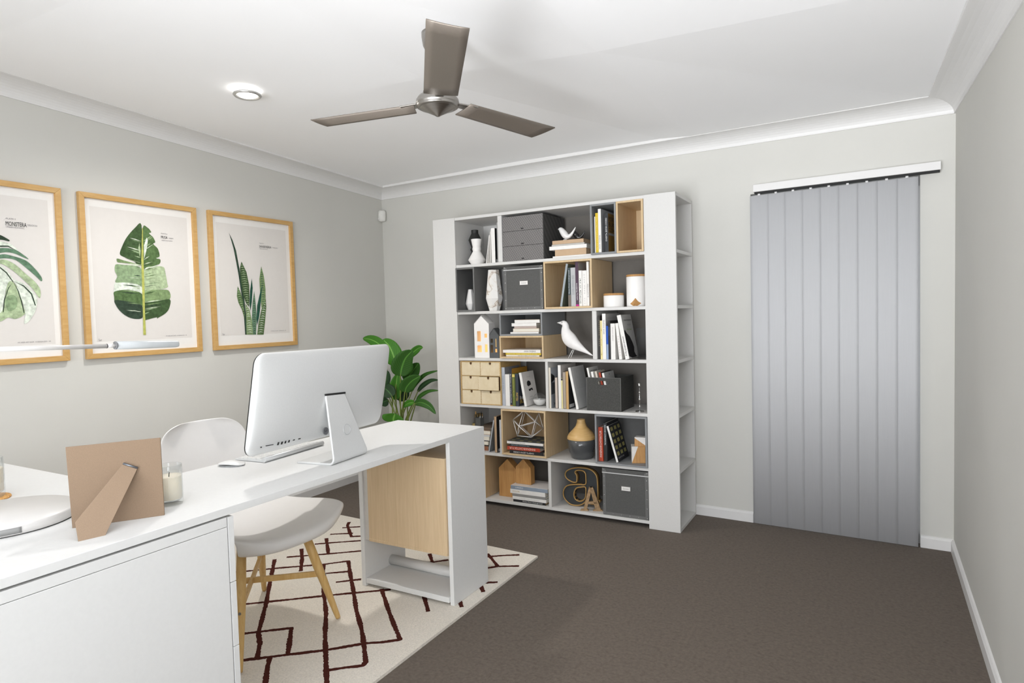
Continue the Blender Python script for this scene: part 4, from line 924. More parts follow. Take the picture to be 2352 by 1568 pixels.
zig('black zigzag ceramic vase behind the white one, top row', PLX+.0505, YS+.165, [(0,0),(.034,0),(.0485,.038),(.027,.098),(.035,.113),(.027,.128),(.045,.178),(.024,.222),(.024,.245)], M('ceramic_black','2d2d2c',.55))
# woven drawer box
xa, xb = FP(z1,641,470,YS+.006).x, FP(z1,984,470,YS+.006).x; za, zb = r1+.0005, FP(z1,985,252,YS+.006).z
db = thing('drawer_box', 'grey woven box with three drawers, top row of the bookshelf', 'drawer box', ((xa+xb)/2, YS+.16, za))
mb = MB(); mb.box(xa, xb, YS+.012, YS+.31, za, zb); mb.build('body', WOVEN_S, db, .001)
for i in range(3):
    a, b = za+(zb-za)*i/3, za+(zb-za)*(i+1)/3
    mb = MB(); mb.box(xa+.001, xb-.001, YS+.004, YS+.0118, a+.0012, b-.0008); dr = mb.build('drawer', WOVEN, db, .001)
    mb = MB(); mx_ = (xa+xb)/2-.001; mb.box(mx_-.009, mx_+.009, YS+.0028, YS+.0042, a+.009, a+.016); mb.build('finger_slot', BLACK, dr)
# flat pile and birds
top = pile(B1, [
 ('white thin book at the bottom of the pile under the white bird', 190, 1100, 1425, WHT, {}),
 ('tan book second from the bottom, under the white bird ornament', 240, 945, 1285, BEI, dict(pages=paint('c9ae8e',.8))),
 ('white book in the middle of the pile under the white bird', 112, 955, 1205, WHT, dict(d=.21)),
 ('thin grey book below the top tan book under the white bird', 168, 905, 1165, paint('b9b6b0'), {}),
 ('tan book on top of the pile under the white bird', 180, 885, 1080, BEI, dict(pages=paint('c9ae8e',.8)))], r1)
def bird(label, x, y, z, s, mat, rz=0, tail=.055):
    o = MB(); o.X = Matrix.Translation((x,y,z)) @ Matrix.Rotation(rz,4,'Z') @ Matrix.Scale(s,4)
    # body: spine of ellipses from beak to tail tip (x, z, rx-ish radius)
    sp = [(-.047,.0755,.001),(-.041,.0765,.0065),(-.034,.0765,.0125),(-.026,.072,.0165),(-.018,.062,.0185),(-.008,.048,.0215),(.003,.034,.0225),(.015,.026,.0185),(.030,.028,.0125),(.045,.042,.0085),(.058,.060,.0055),(.068,.0765,.003),(.070,.080,.0005)]
    rings = []
    for i, (x_, z_, r_) in enumerate(sp):
        a, b = sp[max(i-1,0)], sp[min(i+1,len(sp)-1)]; t_ = Vector((b[0]-a[0],0,b[1]-a[1])).normalized(); nrm = Vector((-t_.z,0,t_.x))
        rings.append([Vector((x_,0,z_))+nrm*(r_*math.cos(w))+Vector((0,r_*.95*math.sin(w),0)) for w in [2*PI*k/20 for k in range(21)]])
    o.grid(rings); o.lathe([(.014,.0),(.016,.002),(.013,.014)], (.0,0,0), 20)
    return tag(o.build('bird_ornament', mat, None, sub=1), label, 'bird ornament')
pb = FP(B1, 460, 1085, YS+.10)
bird('white ceramic bird sitting on the pile of flat books', pb.x+.004, YS+.10, top, 1.02, M('glaze_white','ecebea',.18,coat=.5))
bird('black ceramic bird behind the white bird on the flat books', pb.x+.062, YS+.15, top, .78, M('glaze_black','2b2b2b',.15,coat=.6), tail=.05)
# upright books in the grey box
xi0, xi1, fl = IB1
gy = YS+.012
vb(B1, 'thin white book, first in the grey box of the top row', 1136, 1157, 560, fl, y=gy, d=.18)
vb(B1, 'yellow book in the grey box, top row', 1159, 1219, 478, fl, y=gy, d=.19, cov=paint('d8b928'), txt='ЙЕЗІЯ КАМОРКИ СВЕТЛЫХ', tmat=paint('f2e6a8'), tspan=(.08,.9), tw=.35)
vb(B1, 'tall white book in the grey box, top row', 1221, 1286, 385, fl, y=gy, d=.24, txt='ЗАХА ХАДИД', tspan=(.08,.40), tw=.42, rightcov=paint('b5b6b8'))
vb(B1, 'black book with bold white spine lettering in the grey box, top row', 1362, 1446, 485, fl, y=gy, d=.17, cov=paint('2a2d31'), txt='СМЕРТЬ ДОМА СЛОВО', tmat=WTXT, tspan=(.28,.88), tw=.42, rightcov=paint('8a6a34'),
   marks=[('t','PORTO',.45,.86,.8,.11,BLK),('t','BUKO',.45,.72,.8,.12,BLK),('t','COHN',.45,.58,.8,.11,BLK),('b','cover_band',[(.05,.44),(.95,.44),(.95,.50),(.05,.50)],GRY)])
# --- row 2
r2 = TOPS[1]
def facet(label, x, y, z, prof, mat, n=6, ph=.3, name='vase'):
    o = MB(); o.lathe(prof, (x,y,z), n, smooth=False, ph=ph); return tag(o.build(name, mat, None, .0006), label, 'vase')
xf = max(IB2[0]+.0365, min(IB2[1]-.0365, FP(A2, 450, 1200, YS+.09).x))
facet('small white faceted vase inside the narrow grey box', xf, YS+.09, IB2[2]+.0003, [(.019,0),(.0345,.042),(.0145,.138),(.010,.138),(.010,.10)], MATTW, 6, .35)
xm = FP(A2, 1035, 1200, YS+.075).x
facet('tall white marbled faceted vase beside the lidded grey box', xm, YS+.075, r2+.0003, [(.035,0),(.0585,.082),(.037,.268),(.031,.268),(.031,.2)], marble('marble_glaze'), 8, .2)
def storage(z, ua, ub, v, row, label, vl0, vl1, lidv, lab, txt, proud=.0, zt=None):
    y0 = YS-proud+.003; xa, xb = FP(z, ua, v, y0).x, FP(z, ub, v, y0).x; xa = max(xa, PLX+.002); xb = min(xb, PRX-.002); za = TOPS[row]+.0005; zb = min(zt, CEILS[row]-.002); zl_ = lidv
    s = thing('storage_box', label, 'storage box', ((xa+xb)/2, YS+.16, za), group='lidded storage boxes')
    dep = .30; mb = MB(); mb.box(xa+.002, xb-.002, y0+.0015, y0+dep, za, zl_+.004); mb.build('body', CHAR, s, .0008)
    mb = MB(); mb.box(xa, xb, y0-.0015, y0+dep+.003, zl_+.0045, zb); ld = mb.build('lid', CHAR, s, .0008)
    mb = MB(); mb.box(xa, xb, y0-.0028, y0-.0016, zl_+.003, zl_+.0085); mb.build('lid_strip', LGR, ld)
    ed = M('box_edging','686867',.7,var=.05)
    for a in ((xa+.0022,xa+.021,za,zl_),(xb-.021,xb-.0022,za,zl_),(xa+.021,xb-.021,za,za+.019)):
        mb = MB(); mb.box(a[0],a[1],y0-.0002,y0+.0014,a[2]+.0005,a[3]); mb.build('edging', ed, s, .0003)
    riv = []
    for k in range(5): riv += [(xa+.011, za+.010+(zl_-za-.03)*k/4.0), (xb-.011, za+.010+(zl_-za-.03)*k/4.0)]
    for k in range(1, 5): riv.append((xa+.011+(xb-xa-.022)*k/5, za+.010))
    for x_, z_ in riv:
        mb = MB(); mb.sphere((x_, y0-.0003, z_), .0026, 10, 6, sc=(1,.5,1)); mb.build('rivet', CHROME, s)
    for x_, sg in ((xa,1),(xb,-1)):
        mb = MB(); mb.prism([(x_, y0-.0020, zl_+.009)]+[(x_+sg*.026*math.cos(a), y0-.0020, zl_+.009+.0+(zb-zl_-.009)*1.0*math.sin(a)) for a in [PI/2*k/8 for k in range(9)]], (0,.0004,0)); mb.build('corner_plate', ed, ld)
        mb = MB(); mb.sphere((x_+sg*.009, y0-.0022, zl_+.022), .0026, 10, 6, sc=(1,.5,1)); mb.build('rivet', CHROME, ld)
    l0, l1 = FP(z, *lab[0], y0), FP(z, *lab[1], y0); x_a, x_b, z_a, z_b = l0.x, l1.x, min(l0.z,l1.z), max(l0.z,l1.z)
    zc2 = (z_a+z_b)/2; hh = .0115; ww = (x_b-x_a)/2; xc2 = (x_a+x_b)/2
    mb = MB(); mb.box(xc2-ww-.004, xc2+ww+.004, y0-.0012, y0+.0012, zc2-hh-.004, zc2+hh+.004); lh = mb.build('label_holder', M('holder_metal','6f6d6b',.4,metal=.5), s, .0006)
    mb = MB(); mb.box(xc2-ww, xc2+ww, y0-.0018, y0-.0010, zc2-hh, zc2+hh); mb.build('label_card', PAPERW, lh)
    lettering(s, txt, (xc2, y0-.0020, zc2), (1,0,0), (0,0,1), ww*1.3, .008, INKL, 'C', True)
    return s
storage(A2, 1250, 2135, 800, 1, 'charcoal lidded storage box with white label, second row beside the marbled vase', 0, 0, FP(A2,1680,395).z, [(1608,625),(1785,735)], 'Cartonnes', zt=FP(A2,1680,300).z)
x0i, x1i, fl = IB3; gy = YS+.014
xlb, xlt = FP(B2,400,1215,gy).x, FP(B2,534,245,gy); ln_ = math.atan2(xlt.x-xlb, xlt.z-fl)
book('blue-grey book leaning against the upright books in the oak box, second row', xlb-.0135, xlb, fl, (xlt.z-fl)/math.cos(ln_)-.002, d=.2, cov=paint('9aa3a8'), rightcov=paint('6d7463'), y=gy, lean=ln_, txt='ХРАНИЛИЩЕ', tmat=paint('c9d0d4'), tspan=(.05,.3), tw=.4)
vb(B2, 'dark teal book with white spine title, leaned on by the blue-grey book', 543, 603, 338, fl, y=gy, d=.16, cov=paint('3d4a4e'), txt='Notes From Underground', tmat=WTXT, tspan=(.33,.93), tw=.42, band=(0,.30,paint('6e655c')))
vb(B2, 'light grey book beside the purple book in the oak box', 607, 712, 335, fl, y=gy, d=.17, cov=paint('b3b5b7'), txt='ІІІІІ ІІІІІІ ІІІ', tmat=paint('8a8c90'), tspan=(.30,.8), tw=.4)
vb(B2, 'tall dark purple book with magenta foot in the oak box', 714, 780, 206, fl, y=gy, d=.22, cov=paint('4a3547'), txt='Laberny MUSEION', tmat=WTXT, tspan=(.14,.52), tw=.5, band=(0,.04,paint('c01a8c')), rightcov=paint('a49a98'), marks=[('b','barcode_label',[(.05,.86),(.30,.86),(.30,.95),(.05,.95)],GRY)])
vb(B2, 'white and grey patterned paperback between the purple book and a plain white one', 788, 857, 400, fl, y=gy, d=.15, cov=WHT, txt='ВОЖДЬ ИГРЫ', tmat=paint('6f7a70'), tspan=(.08,.78), tw=.6)
vb(B2, 'plain white paperback near the right wall of the oak box, second row', 866, 962, 400, fl, y=gy, d=.15, cov=WHT, txt='ІІІ  ІІІІ ІІІІ', tmat=LGR, tspan=(.05,.9), tw=.25)
vb(B2, 'tall white book touching the right wall of the oak box, second row', 966, 1016, 200, fl, y=gy, d=.2, cov=WHT, txt='В МОСКВЕ', tmat=DTXT, tspan=(.2,.5), tw=.4)
def canister(label, x, y, z, r, h, diamond=False):
    c = thing('canister', label, 'canister', (x,y,z), group='white canisters with wooden lids')
    mb = MB(); mb.lathe([(0,0),(r-.002,0),(r,.002),(r,h-.002),(r-.002,h),(r-.006,h),(r-.006,h-.02),(0,h-.02)], (x,y,z), 48, close=False); mb.build('body', MATTW, c)
    mb = MB(); mb.lathe([(0,-.008),(r-.007,-.008),(r-.007,.0),(r,.0005),(r,.010),(r-.002,.012),(0,.012)], (x,y,z+h), 48, close=False); mb.build('lid', HOUSEW, c)
    if diamond:
        xc = diamond[0]; Pd = [(xc[0],xc[1])]
        mb = MB(); pts = []
        for dx, dz in ((-.032,.016),(-.014,.003),(.012,.003),(.030,.017),(0,.048)):
            a = math.asin(max(-1,min(1,(xc[0]+dx-x)/(r+.001)))); pts.append((x+(r+.001)*math.sin(a), y-(r+.001)*math.cos(a), z+dz))
        ctr = (xc[0], y-(r+.014), z+.017); o_ = len(pts)
        mb.add(pts+[ctr], [(i,(i+1)%5,5) for i in range(5)]+[tuple(range(5))[::-1]]); mb.build('wooden_charm', HOUSEW, c)
    return c
yc = YS+.075
xk = FP(B2, 1568, 1100, yc).x; rk = (FP(B2,1784,1100,yc).x-FP(B2,1350,1100,yc).x)/2
canister('short white canister with wooden lid beside the oak box', xk, yc, r2+.0003, rk, FP(B2,1568,958,yc-rk).z-r2)
yk = YS+.09; xk0 = FP(B2,1868,1100,yk).x
canister('tall white canister with wooden charm at the right end, second row', xk0+.058, yk, r2+.0003, .058, FP(B2,2060,530,yk-.058).z-r2, diamond=[(FP(B2,2050,1130,yk-.06).x, 0)])
# --- row 3
r3_ = TOPS[2]
def lantern(label, z, ul, ur, va, ve, vbase, y, mat, wins, dep, floor):
    """house lantern: gable outline with window holes in the front board, lit from inside"""
    xl_, xr_ = FP(z, ul, vbase, y).x, FP(z, ur, vbase, y).x; ze, zt_ = FP(z, ul, ve, y).z, FP(z, (ul+ur)/2, va, y).z; t = .003
    L_ = thing('house_lantern', label, 'lantern', ((xl_+xr_)/2, y+dep/2, floor), group='house shaped lanterns')
    W = []
    for a in wins: p, q = FP(z, a[0], a[1], y), FP(z, a[2], a[3], y); W.append((p.x, q.x, min(p.z,q.z), max(p.z,q.z)))
    # front wall as cells around the holes
    xs = sorted({xl_, xr_}|{w[0] for w in W}|{w[1] for w in W}); zs_ = sorted({floor, ze}|{w[2] for w in W}|{w[3] for w in W})
    mb = MB()
    for a, b in zip(xs[:-1], xs[1:]):
        for c_, d_ in zip(zs_[:-1], zs_[1:]):
            cx, cz = (a+b)/2, (c_+d_)/2
            if any(w[0] < cx < w[1] and w[2] < cz < w[3] for w in W): continue
            mb.box(a, b, y, y+t, c_, d_)
    mb.prism([(xl_,y,ze),(xr_,y,ze),((xl_+xr_)/2,y,zt_)], (0,t,0)); mb.build('front_wall', mat, L_)
    mb = MB(); mb.box(xl_, xl_+t, y+t, y+dep, floor, ze); mb.box(xr_-t, xr_, y+t, y+dep, floor, ze); mb.box(xl_+t, xr_-t, y+dep-t, y+dep, floor, ze); mb.prism([(xl_,y+dep-t,ze),(xr_,y+dep-t,ze),((xl_+xr_)/2,y+dep-t,zt_)], (0,t,0)); mb.build('walls', mat, L_)
    mb = MB(); xm_ = (xl_+xr_)/2
    mb.prism([(xr_+.001,y-.0,ze),(xm_,y-.0,zt_+.0012),(xm_,y-.0,zt_-.003),(xr_-.003,y-.0,ze)], (0,dep,0)); mb.prism([(xl_-.001,y,ze),(xl_+.003,y,ze),(xm_,y,zt_-.003),(xm_,y,zt_+.0012)], (0,dep,0)); mb.build('roof', mat, L_)
    mb = MB(); mb.lathe([(0,.001),(.011,.001),(.012,.02),(.004,.03),(0,.036)], (xm_-(xr_-xl_)*.2, y+dep*.5, floor), 16); mb.build('candle_glow', M('candle_glow','ffcf80',.6,emit='ffb84d',es=4), L_)
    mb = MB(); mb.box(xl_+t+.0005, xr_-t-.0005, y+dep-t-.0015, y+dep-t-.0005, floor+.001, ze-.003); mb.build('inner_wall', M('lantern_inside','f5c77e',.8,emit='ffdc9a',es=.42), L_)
lantern('white house-shaped lantern with lit windows, third row', A3, 498, 828, 330, 520, 1240, YS+.02, MATTW, [(545,690,635,918),(710,745,772,835),(553,1010,655,1160),(722,985,785,1160)], .075, r3_+.0003)
lantern('small dark grey house lantern beside the white one, third row', A3, 832, 1045, 622, 775, 1265, YS+.014, M('lantern_dark','56585a',.6), [(850,860,905,950),(955,860,985,1050),(850,1000,910,1172),(952,1085,998,1165)], .06, r3_+.0003)
x0i, x1i, fl = IB4
pile(A3, [('white book at the bottom of the pile in the low grey box', 1295, 1935, 705, WHT, {}), ('tan book second from bottom in the low grey box', 1345, 1945, 625, BEI, dict(pf=True)), ('thin pinkish book in the middle of the pile in the low grey box', 1383, 1885, 577, paint('b7a7a0'), {}),
 ('white book second from the top in the low grey box', 1322, 1880, 505, WHT, {}), ('white book with tan cover on top of the pile in the low grey box', 1390, 1955, 428, WHT, dict(top=BEI))], fl, y=YS+.02, d=.16)
x0i, x1i, fl = IB5
pile(A3, [('cream book at the bottom of the low oak box', 1200, 1950, 1225, paint('dcd7cf'), dict(txt='· SELECTED STORIES ·', th=.35, span=(.33,.95))), ('yellow book between two pale ones in the low oak box', 1188, 1985, 1178, paint('c9b23a'), dict(txt='ІІІІІІІІ  ІІІІ ІІІІІІІІІІ ІІІІІ', tm=paint('efe3a0'), th=.45, span=(.05,.9))),
 ('white book on top in the low oak box', 1126, 1972, 1108, WHT, dict(txt='ЗАХА ХАДИД', th=.5, span=(.57,.88)))], fl, y=YS+.008, d=.2)
# slender white bird on wire legs
hb = thing('bird_figure', 'large white bird figure on thin wire legs, third row', 'bird figure', (FP(B3,600,900).x, YS+.06, r3_))
hy = YS+.055
spb = [(272,478,1),(320,478,14),(365,484,30),(398,482,52),(440,492,68),(462,540,72),(455,600,80),(470,680,108),(500,760,135),(545,830,148),(600,890,138),(670,945,112),(750,1000,82),(840,1058,52),(930,1115,30),(1000,1160,18),(1046,1185,7)]
cen = [FP(B3,u,v,hy) for u, v, r in spb]; pxm = (FP(B3,700,900,hy)-FP(B3,600,900,hy)).length/100
rings = []
for i, (c_, (u, v, r)) in enumerate(zip(cen, spb)):
    a, b = cen[max(i-1,0)], cen[min(i+1,len(cen)-1)]; t_ = (b-a).normalized(); nr = Vector((-t_.z,0,t_.x)).normalized(); rr_ = r*pxm
    rings.append([c_+nr*(rr_*math.cos(w))+Vector((0,rr_*.8*math.sin(w),0)) for w in [2*PI*k/24 for k in range(25)]])
mb = MB(); mb.grid(rings); bo = mb.build('body', M('bird_white','ebe9e8',.45), hb, sub=1)
for sy_ in (-1, 1):
    e = FP(B3, 398, 466, hy-.0+.0); mb = MB(); mb.sphere((e.x, hy+sy_*52*pxm*.74, e.z), .0028, 10, 8); mb.build('eye', BLACK, bo)
for ut, ub, yy in ((612,520,hy-.008),(640,572,hy+.008)):
    a, b = FP(B3, ut, 1060, yy), FP(B3, ub, 1240, yy); b.z = r3_+.002; mb = MB(); mb.tube([a, b], .0017, 8); mb.build('leg', M('wire_white','e6e6e6',.4), hb)
# books right of the divider
f = r3_; gy = YS+.008; V = 1200
vb(B3, 'dark book behind the pale yellow one, first right of the bird', 1182, 1214, 320, f, V, y=gy, d=.2, cov=paint('35312f'), txt='ІІІІ  ІІІІІІІІ', tmat=paint('a59a80'), tspan=(.3,.9), tw=.35)
vb(B3, 'thin pale yellow book beside the tall white book, third row', 1217, 1262, 432, f, V, y=gy, d=.18, cov=paint('e2d49a'), txt='І  О  І', tmat=paint('a58d3a'), tspan=(.08,.8), tw=.3)
vb(B3, 'tall white book with dark lettering on spine and cover, third row', 1264, 1338, 282, f, V, y=gy, d=.24, cov=WHT, txt='ЗАХА ХАДИД', tspan=(.55,.86), tw=.42, rightcov=paint('bdbcbb'), marks=[('t','ЗАХА ХАДИД',.5,.90,.8,.055,GRY)])
vb(B3, 'thin bright blue book in the third row', 1345, 1386, 545, f, V, y=gy, d=.17, cov=paint('1f55b5'), band=(0,.45,paint('8fa3c4')))
vb(B3, 'black book with white ring on its spine, third row', 1390, 1432, 435, f, V, y=gy, d=.2, cov=paint('222224'), txt='ІІІІІІІ', tmat=paint('6d7d93'), tspan=(.62,.84), tw=.4)
vb(B3, 'white paperback with faint red spine lettering, third row', 1440, 1536, 495, f, V, y=gy, d=.17, cov=WHT, txt='ОЗОНИК КАПИТАЛ', tmat=paint('8c7f80'), tspan=(.52,.9), tw=.22)
def tiltl(z, label, ubl, ubr, utl, vtop, f, y, **k):
    xa, xb = FP(z, ubl, 1262, y).x, FP(z, ubr, 1262, y).x; tp = FP(z, utl, vtop, y); lean = -math.atan2(xa-tp.x, tp.z-f)
    return book(label, xa, xb, f, (tp.z-f)/math.cos(lean)-.001, y=y, lean=lean, **k)
tiltl(B3, 'white paperback tipping left against its neighbour, third row', 1618, 1680, 1530, 490, f, gy, d=.16, cov=WHT, txt='І І І І І І І І', tmat=paint('c9a9a9'), tspan=(.1,.65), tw=.25)
tiltl(B3, 'leaning white novel with bold black title and dark splash on its cover', 1752, 1838, 1563, 322, f, gy, d=.175, cov=WHT, txt='Мураками', tmat=BLK, tspan=(.09,.51), tw=.5, rightcov=paint('c9c8c6'),
  marks=[('t','Харуки Мураками',.55,.87,.75,.045,DTXT),('t','рассказы',.62,.76,.35,.05,GRY),('t','Жизнь',.55,.66,.5,.035,paint('8fae5a')),('b','cover_blot',[(.02,.06),(.02,.62),(.10,.66),(.22,.58),(.45,.50),(.62,.36),(.70,.24),(.62,.14),(.72,.06),(.85,.02),(.30,.01)],BLK)])
gx = FP(B3, 2105, 1200, YS+.09); gv = thing('glass_vase', 'clear rectangular glass vase beside the leaning novel, third row', 'vase', (gx.x, YS+.09, f))
SG = SMOKE
xa, xb = FP(B3,2015,1200,YS+.05).x, PRX-.004; zt_ = FP(B3,2015,600,YS+.05).z
mb = MB(); y0, y1_, t = YS+.05, YS+.13, .0035
mb.add([(xa,y0,f+.0005),(xb,y0,f+.0005),(xb,y1_,f+.0005),(xa,y1_,f+.0005),(xa-.008,y0,zt_),(xb,y0,zt_),(xb,y1_,zt_),(xa-.008,y1_,zt_),
 (xa+t,y0+t,f+.012),(xb-t,y0+t,f+.012),(xb-t,y1_-t,f+.012),(xa+t,y1_-t,f+.012),(xa-.008+t,y0+t,zt_),(xb-t,y0+t,zt_),(xb-t,y1_-t,zt_),(xa-.008+t,y1_-t,zt_)],
 [(0,3,2,1),(0,1,5,4),(1,2,6,5),(2,3,7,6),(3,0,4,7),(8,9,10,11),(8,12,13,9),(9,13,14,10),(10,14,15,11),(11,15,12,8),(4,5,13,12),(5,6,14,13),(6,7,15,14),(7,4,12,15)]); mb.build('glass_body', SG, gv)
# --- row 4
f = TOPS[3]; gy = YS+.008
xa, xb = FP(z2,288,200,YS-.004).x, FP(z2,626,200,YS-.004).x; za, zb = f+.0005, CEILS[3]-.004
mc_ = thing('mini_chest', 'small birch chest of six little drawers, fourth row', 'mini chest', ((xa+xb)/2, YS+.13, za)); y0 = YS-.004; t = .006
mb = MB()
for a in ((xa,xa+t,za,zb),(xb-t,xb,za,zb),(xa+t,xb-t,zb-t,zb),(xa+t,xb-t,za,za+t)): mb.box(a[0],a[1],y0,y0+.27,a[2],a[3])
hz = (zb-za-t)/3
for k in (1,2): mb.box(xa+t, xb-t, y0+.002, y0+.26, za+hz*k+.001, za+hz*k+t*.8)
mb.box(xa+t, xb-t, y0+.262, y0+.268, za+t, zb-t); mb.build('case', wood('birch_case','b9975f','cfb17e',(30,4,30)), mc_, .0006)
sp_ = [.515,.50,.495]
for r_ in range(3):
    zb0, zb1 = za+t*.8+hz*r_+.0015, za+hz*(r_+1)-.0005
    for c_ in range(2):
        xm_ = xa+t+(xb-xa-2*t)*(.50 if not (r_ == 1) else .47); x_a, x_b = (xa+t+.0015, xm_-.001) if c_ == 0 else (xm_+.001, xb-t-.0015)
        pr = .0025-.004*(0 if (r_, c_) != (1, 1) else 5)
        if (r_, c_) == (1, 1): x_b -= .001
        yf = y0+pr; o = MB(); hr = .0085; xc = (x_a+x_b)/2
        # front with a half-round finger notch at its top edge
        pts = [(x_a,yf,zb0),(x_b,yf,zb0),(x_b,yf,zb1),(xc+hr,yf,zb1),(xc+hr,yf,zb1-.008)]+[(xc+hr*math.cos(a),yf,zb1-.008-hr*math.sin(a)) for a in [PI*k/10 for k in range(1,10)]]+[(xc-hr,yf,zb1-.008),(xc-hr,yf,zb1),(x_a,yf,zb1)]
        o.prism(pts, (0,.006,0)); dw = o.build('drawer', BIRCH, mc_)
        o = MB(); o.box(x_a+.002, x_b-.002, yf+.0062, y0+.22, zb0, zb1-.003); o.build('drawer_box', paint('5a3d22',.8), dw)
        jt = MB()
        for k in range(8):
            zz = zb0+(zb1-zb0)*(k+.5)/8
            for xx, sg in ((x_a,1),(x_b,-1)): jt.box(xx, xx+sg*.0035, yf-.0003, yf+.0002, zz-.0017, zz+.0017)
        jt.build('finger_joint', paint('b48a4e',.7), dw)
vb(A4, 'grey-blue book next to the birch chest, fourth row', 1014, 1086, 327, f, y=gy, d=.2, cov=paint('b3b9c4'), txt='ИСТОРИЯ ДИЗАЙНА', tmat=paint('6a6f7a'), tspan=(.32,.78), tw=.36, rightcov=paint('8d8d90'))
vb(A4, 'plain white book between the grey-blue and navy books, fourth row', 1092, 1190, 485, f, y=gy, d=.16, cov=WHT)
vb(A4, 'navy book with white spine lettering, fourth row', 1194, 1246, 357, f, y=gy, d=.21, cov=paint('2a2f3c'), txt='АРХИТЕКТУРА НА ПРЕДЕЛЕ', tmat=WTXT, tspan=(.08,.86), tw=.45, rightcov=paint('b0812e'), band=(0,.03,paint('a47c45')))
vb(A4, 'olive green book beside the navy one, fourth row', 1250, 1308, 475, f, y=gy, d=.19, cov=paint('68743a'), txt='МАЛЬТ РАССКАЗ', tmat=paint('c9b85a'), tspan=(.3,.85), tw=.4, rightcov=paint('9aa23c'), band=(.90,.985,paint('d8c36a')))
vb(A4, 'dark blue book with yellow lettering, leaned on by a white book', 1320, 1388, 475, f, y=gy, d=.17, cov=paint('363d47'), txt='FELLINI', tmat=paint('d9b44a'), tspan=(.17,.42), tw=.6, rightcov=paint('2f333c'), marks=[('t','la',.25,.26,.3,.10,WTXT),('t','ВОХА',.4,.14,.6,.12,paint('d9b44a'))])
xa_, xb_ = FP(A4,1518,1185,gy).x, FP(A4,1572,1185,gy).x; tp = FP(A4,1386,452,gy); ln_ = -math.atan2(xa_-tp.x, tp.z-f)
book('white book with sketched bearded face, leaning beside the glass globe', xa_, xb_, f, (tp.z-f)/math.cos(ln_)-.001, d=.165, y=gy, lean=ln_, cov=WHT, rightcov=paint('dedbd8'),
  marks=[('b','face_hair',[(.30,.60),(.40,.56),(.52,.58),(.62,.60),(.60,.68),(.52,.72),(.40,.73),(.32,.69)],BLK),('b','face_beard',[(.36,.47),(.52,.49),(.66,.50),(.72,.43),(.66,.42),(.58,.45),(.46,.41),(.38,.43)],BLK),('t','ДНЕВ',.5,.84,.3,.022,GRY),('t','ЛЕВ',.46,.25,.25,.025,GRY),('t','ТОЛСТОЙ',.55,.18,.6,.04,GRY)])
gc = FP(A4, 1858, 1010, YS+.075); gr = (FP(A4,2010,1010,YS+.075).x-FP(A4,1735,1010,YS+.075).x)/2*.98; gz = f+gr+.0006
gl = thing('glass_globe', 'glass globe half filled with white, beside the leaning face book', 'globe', (gc.x, YS+.075, f))
def arc(r, a0, a1, n, cz=0): return [(r*math.cos(a), cz+r*math.sin(a)) for a in [a0+(a1-a0)*k/n for k in range(n+1)]]
mb = MB(); mb.lathe([(0,-gr*.97)]+arc(gr*.97,-1.3,-.03,12)+[(gr*.96,-.001),(0,-.003)], (gc.x, YS+.075, gz), 40, close=False); mb.build('filling', M('globe_white','eceae9',.35), gl)
mb = MB(); mb.lathe([(0,-gr)]+arc(gr,-1.45,1.50,24)+[(0,gr)], (gc.x, YS+.075, gz), 40, close=False); mb.build('glass', GLASS, gl)
V = 1150
vb(B4, 'cream book with photographic cover, first right of the divider in the fourth row', 112, 154, 318, f, V, y=gy, d=.21, cov=paint('dcd4c6'), rightcov=paint('a8adb5'), marks=[('b','cover_photo',[(.02,.60),(.02,.86),(.25,.78),(.30,.70),(.15,.66)],BLK),('b','cover_photo',[(.02,.33),(.02,.62),(.45,.62),(.45,.35)],paint('55585c')),('t','ХХІ',.35,.09,.4,.08,BLK)])
vb(B4, 'short grey book with white page block, beside the cream book', 236, 298, 528, f, V, y=gy+.002, d=.16, cov=paint('6c6965'), pages_front=True, pages=paint('cdbfb4'))
vb(B4, 'tall white book with lettered cover in the fourth row', 312, 372, 268, f, V, y=gy, d=.23, cov=WHT, rightcov=paint('cdc9c5'), marks=[('t','РУССКИЙ МУЗЕЙ',.45,.90,.6,.022,paint('9a7f75')),('t','ЖИВОПИСЬ',.45,.85,.5,.022,paint('9a7f75'))])
vb(B4, 'thin pale yellow book between the tall white and tan books, fourth row', 375, 406, 550, f, V, y=gy, d=.17, cov=paint('ddd39c'), band=(.93,.99,BLK))
vb(B4, 'grey-brown book beside the tan book, fourth row', 410, 472, 410, f, V, y=gy, d=.2, cov=paint('a89c8f'), pages_front=True, pages=paint('a99d90'))
vb(B4, 'tan book with black back cover behind the leaning white book, fourth row', 478, 532, 405, f, V, y=gy, d=.2, cov=paint('c49f68'), rightcov=BLK, marks=[('b','barcode_label',[(.05,.03),(.40,.03),(.40,.12),(.05,.12)],LGR)])
xa_, xb_ = FP(B4,694,1235,gy).x, FP(B4,746,1235,gy).x; tp = FP(B4,510,322,gy); ln_ = -math.atan2(xa_-tp.x, tp.z-f)
mk = [('t','іііііі ііііі іііі ііі іііііі ііі',.55,.95-.028*k,.78,.010,paint('8f8f8e')) for k in range(18)]
book('white book with a page of small print on its cover, leaning by the felt bin', xa_, xb_, f, (tp.z-f)/math.cos(ln_)-.001, d=.20, y=gy, lean=ln_, cov=WHT, rightcov=paint('d3d3d2'), marks=mk)
